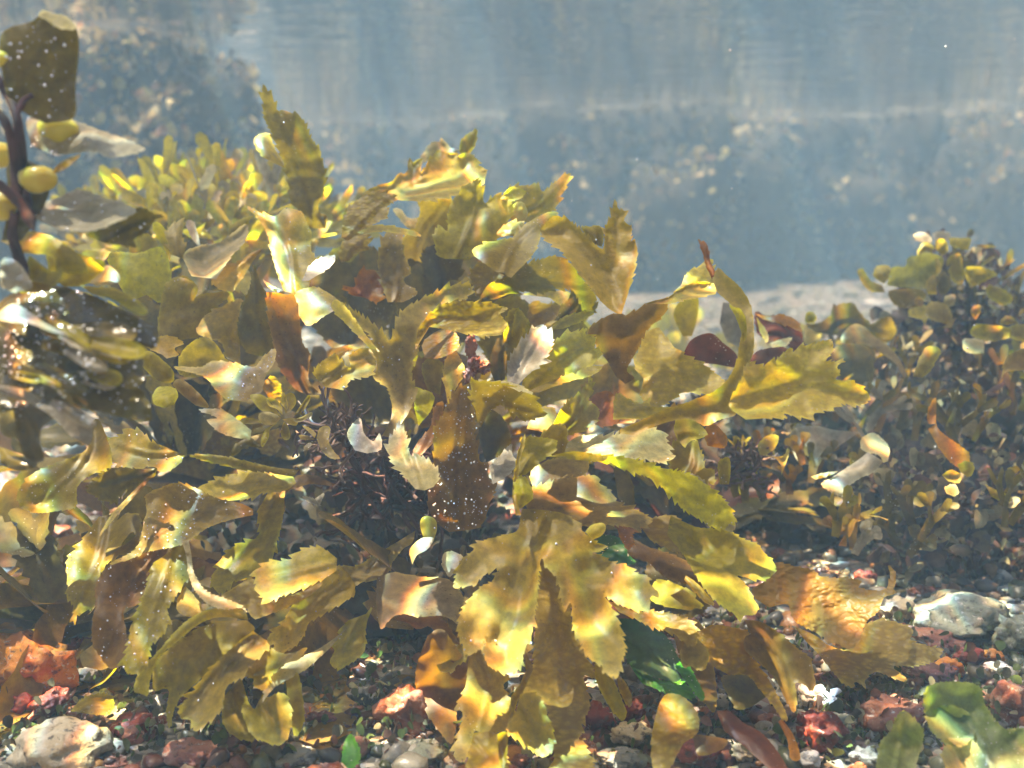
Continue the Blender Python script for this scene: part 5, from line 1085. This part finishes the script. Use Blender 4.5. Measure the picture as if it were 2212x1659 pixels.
S('I', 820, 1610, 90, 70, 'white', 'pale round stone on the bottom edge below the brick red block')
S('I', 1020, 1370, 110, 60, 'green', 'grey green stone right of the brick red block')
S('I', 1190, 1600, 100, 80, 'grey', 'grey stone on the bottom edge before the sea lettuce')
S('I', 950, 1100, 110, 60, 'purp', 'dark purple stone behind the white angular one')
S('I', 2120, 1250, 150, 180, 'crust', 'speckled rust red stone at the right edge beside the sea lettuce')
S('I', 250, 1230, 60, 60, 'white', 'small bright chip under the orange beaded frond')
S('I', 400, 1560, 90, 60, 'pale', 'small cream stone on the bottom edge left of the dark red strap')
S('I', 100, 1560, 150, 90, 'red', 'red stone on the bottom edge under the round gold frond')
S('I', 600, 1450, 80, 50, 'pale', 'small pale stone right of the dark red strap')
S('I', 380, 1180, 130, 110, 'black', 'black stone under the orange beaded frond')
S('I', 1120, 1010, 80, 40, 'pink', 'small pink stone under the yellow frond lobes')
S('F', 1250, 320, 90, 40, 'white', 'blurred white stone behind the brown frond on the pale plain')
# loose medium pebbles nobody can tell apart
rs = random.Random(77)
ci = list(STONE_COL)
for i in range(80):
    px = rs.uniform(-20, 2230); py = rs.uniform(1380, 1700)
    if 560 < px < 900 and py < 1560: continue
    rr_ = rs.uniform(36, 105); S('A', px*3, py*3, rr_, rr_*rs.uniform(.55, .9), rs.choice(['red', 'crust', 'orange', 'pale', 'grey', 'crust', 'green', 'crust', 'purp', 'pink']), 'small pebble lying loose in the gravel of the foreground', rot=rs.uniform(-30, 30))
# brown fuzzy turf over the ground at the right
TC = [(.22, .10, .05), (.16, .09, .05), (.28, .17, .09), (.10, .06, .04), (.20, .16, .07)]
pts = []
rsn = np.random.RandomState(8)
for i in range(1500):
    px = 2212*(.86+.2*rsn.rand()); py = 1110+150*rsn.rand(); d = gdepth(px, py, 0); p = at(px, py, d); pts.append((p.x, p.y, ground_z(p.x, p.y)))
pts = np.array(pts); LV, LF, T = scatter_leaves(pts, np.tile([0, 0, 1.], (len(pts), 1)), 5200, .006, TC, 9, spread=.8, lift=.004)
tag(mesh('brown_turf', LV, LF, MATS['leaflet'], attrs={'tint': T}), kind='stuff')
# algal fuzz between the front stones
pts = []
for i in range(900):
    px = rsn.rand()*2212; py = 1330+330*rsn.rand(); d = gdepth(px, py, 0); p = at(px, py, d); pts.append((p.x, p.y, ground_z(p.x, p.y)+.003))
pts = np.array(pts); LV, LF, T = scatter_leaves(pts, np.tile([0, 0, 1.], (len(pts), 1)), 5200, .0036, [(.10, .07, .04), (.14, .20, .05), (.25, .12, .07), (.30, .28, .16), (.10, .12, .05)], 10, spread=1.0, lift=.004)
tag(mesh('weed_fuzz', LV, LF, MATS['leaflet'], attrs={'tint': T}), kind='stuff')
# specks drifting in the water
V0, F0 = ICO[1]; L_ = []
for i in range(420):
    d = .35+rsn.rand()*1.6; p = at(rsn.rand()*2400-100, rsn.rand()*1100, d)
    if p.z > WATER_Z-.01 or p.z < .02: continue
    L_.append((V0*.00028*(.6+rsn.rand()**2)*(.6+d)+np.array(p), F0))
V, Fc = cat_meshes(L_); tag(mesh('drifting_specks', V, Fc, MATS['pearl']), kind='stuff')
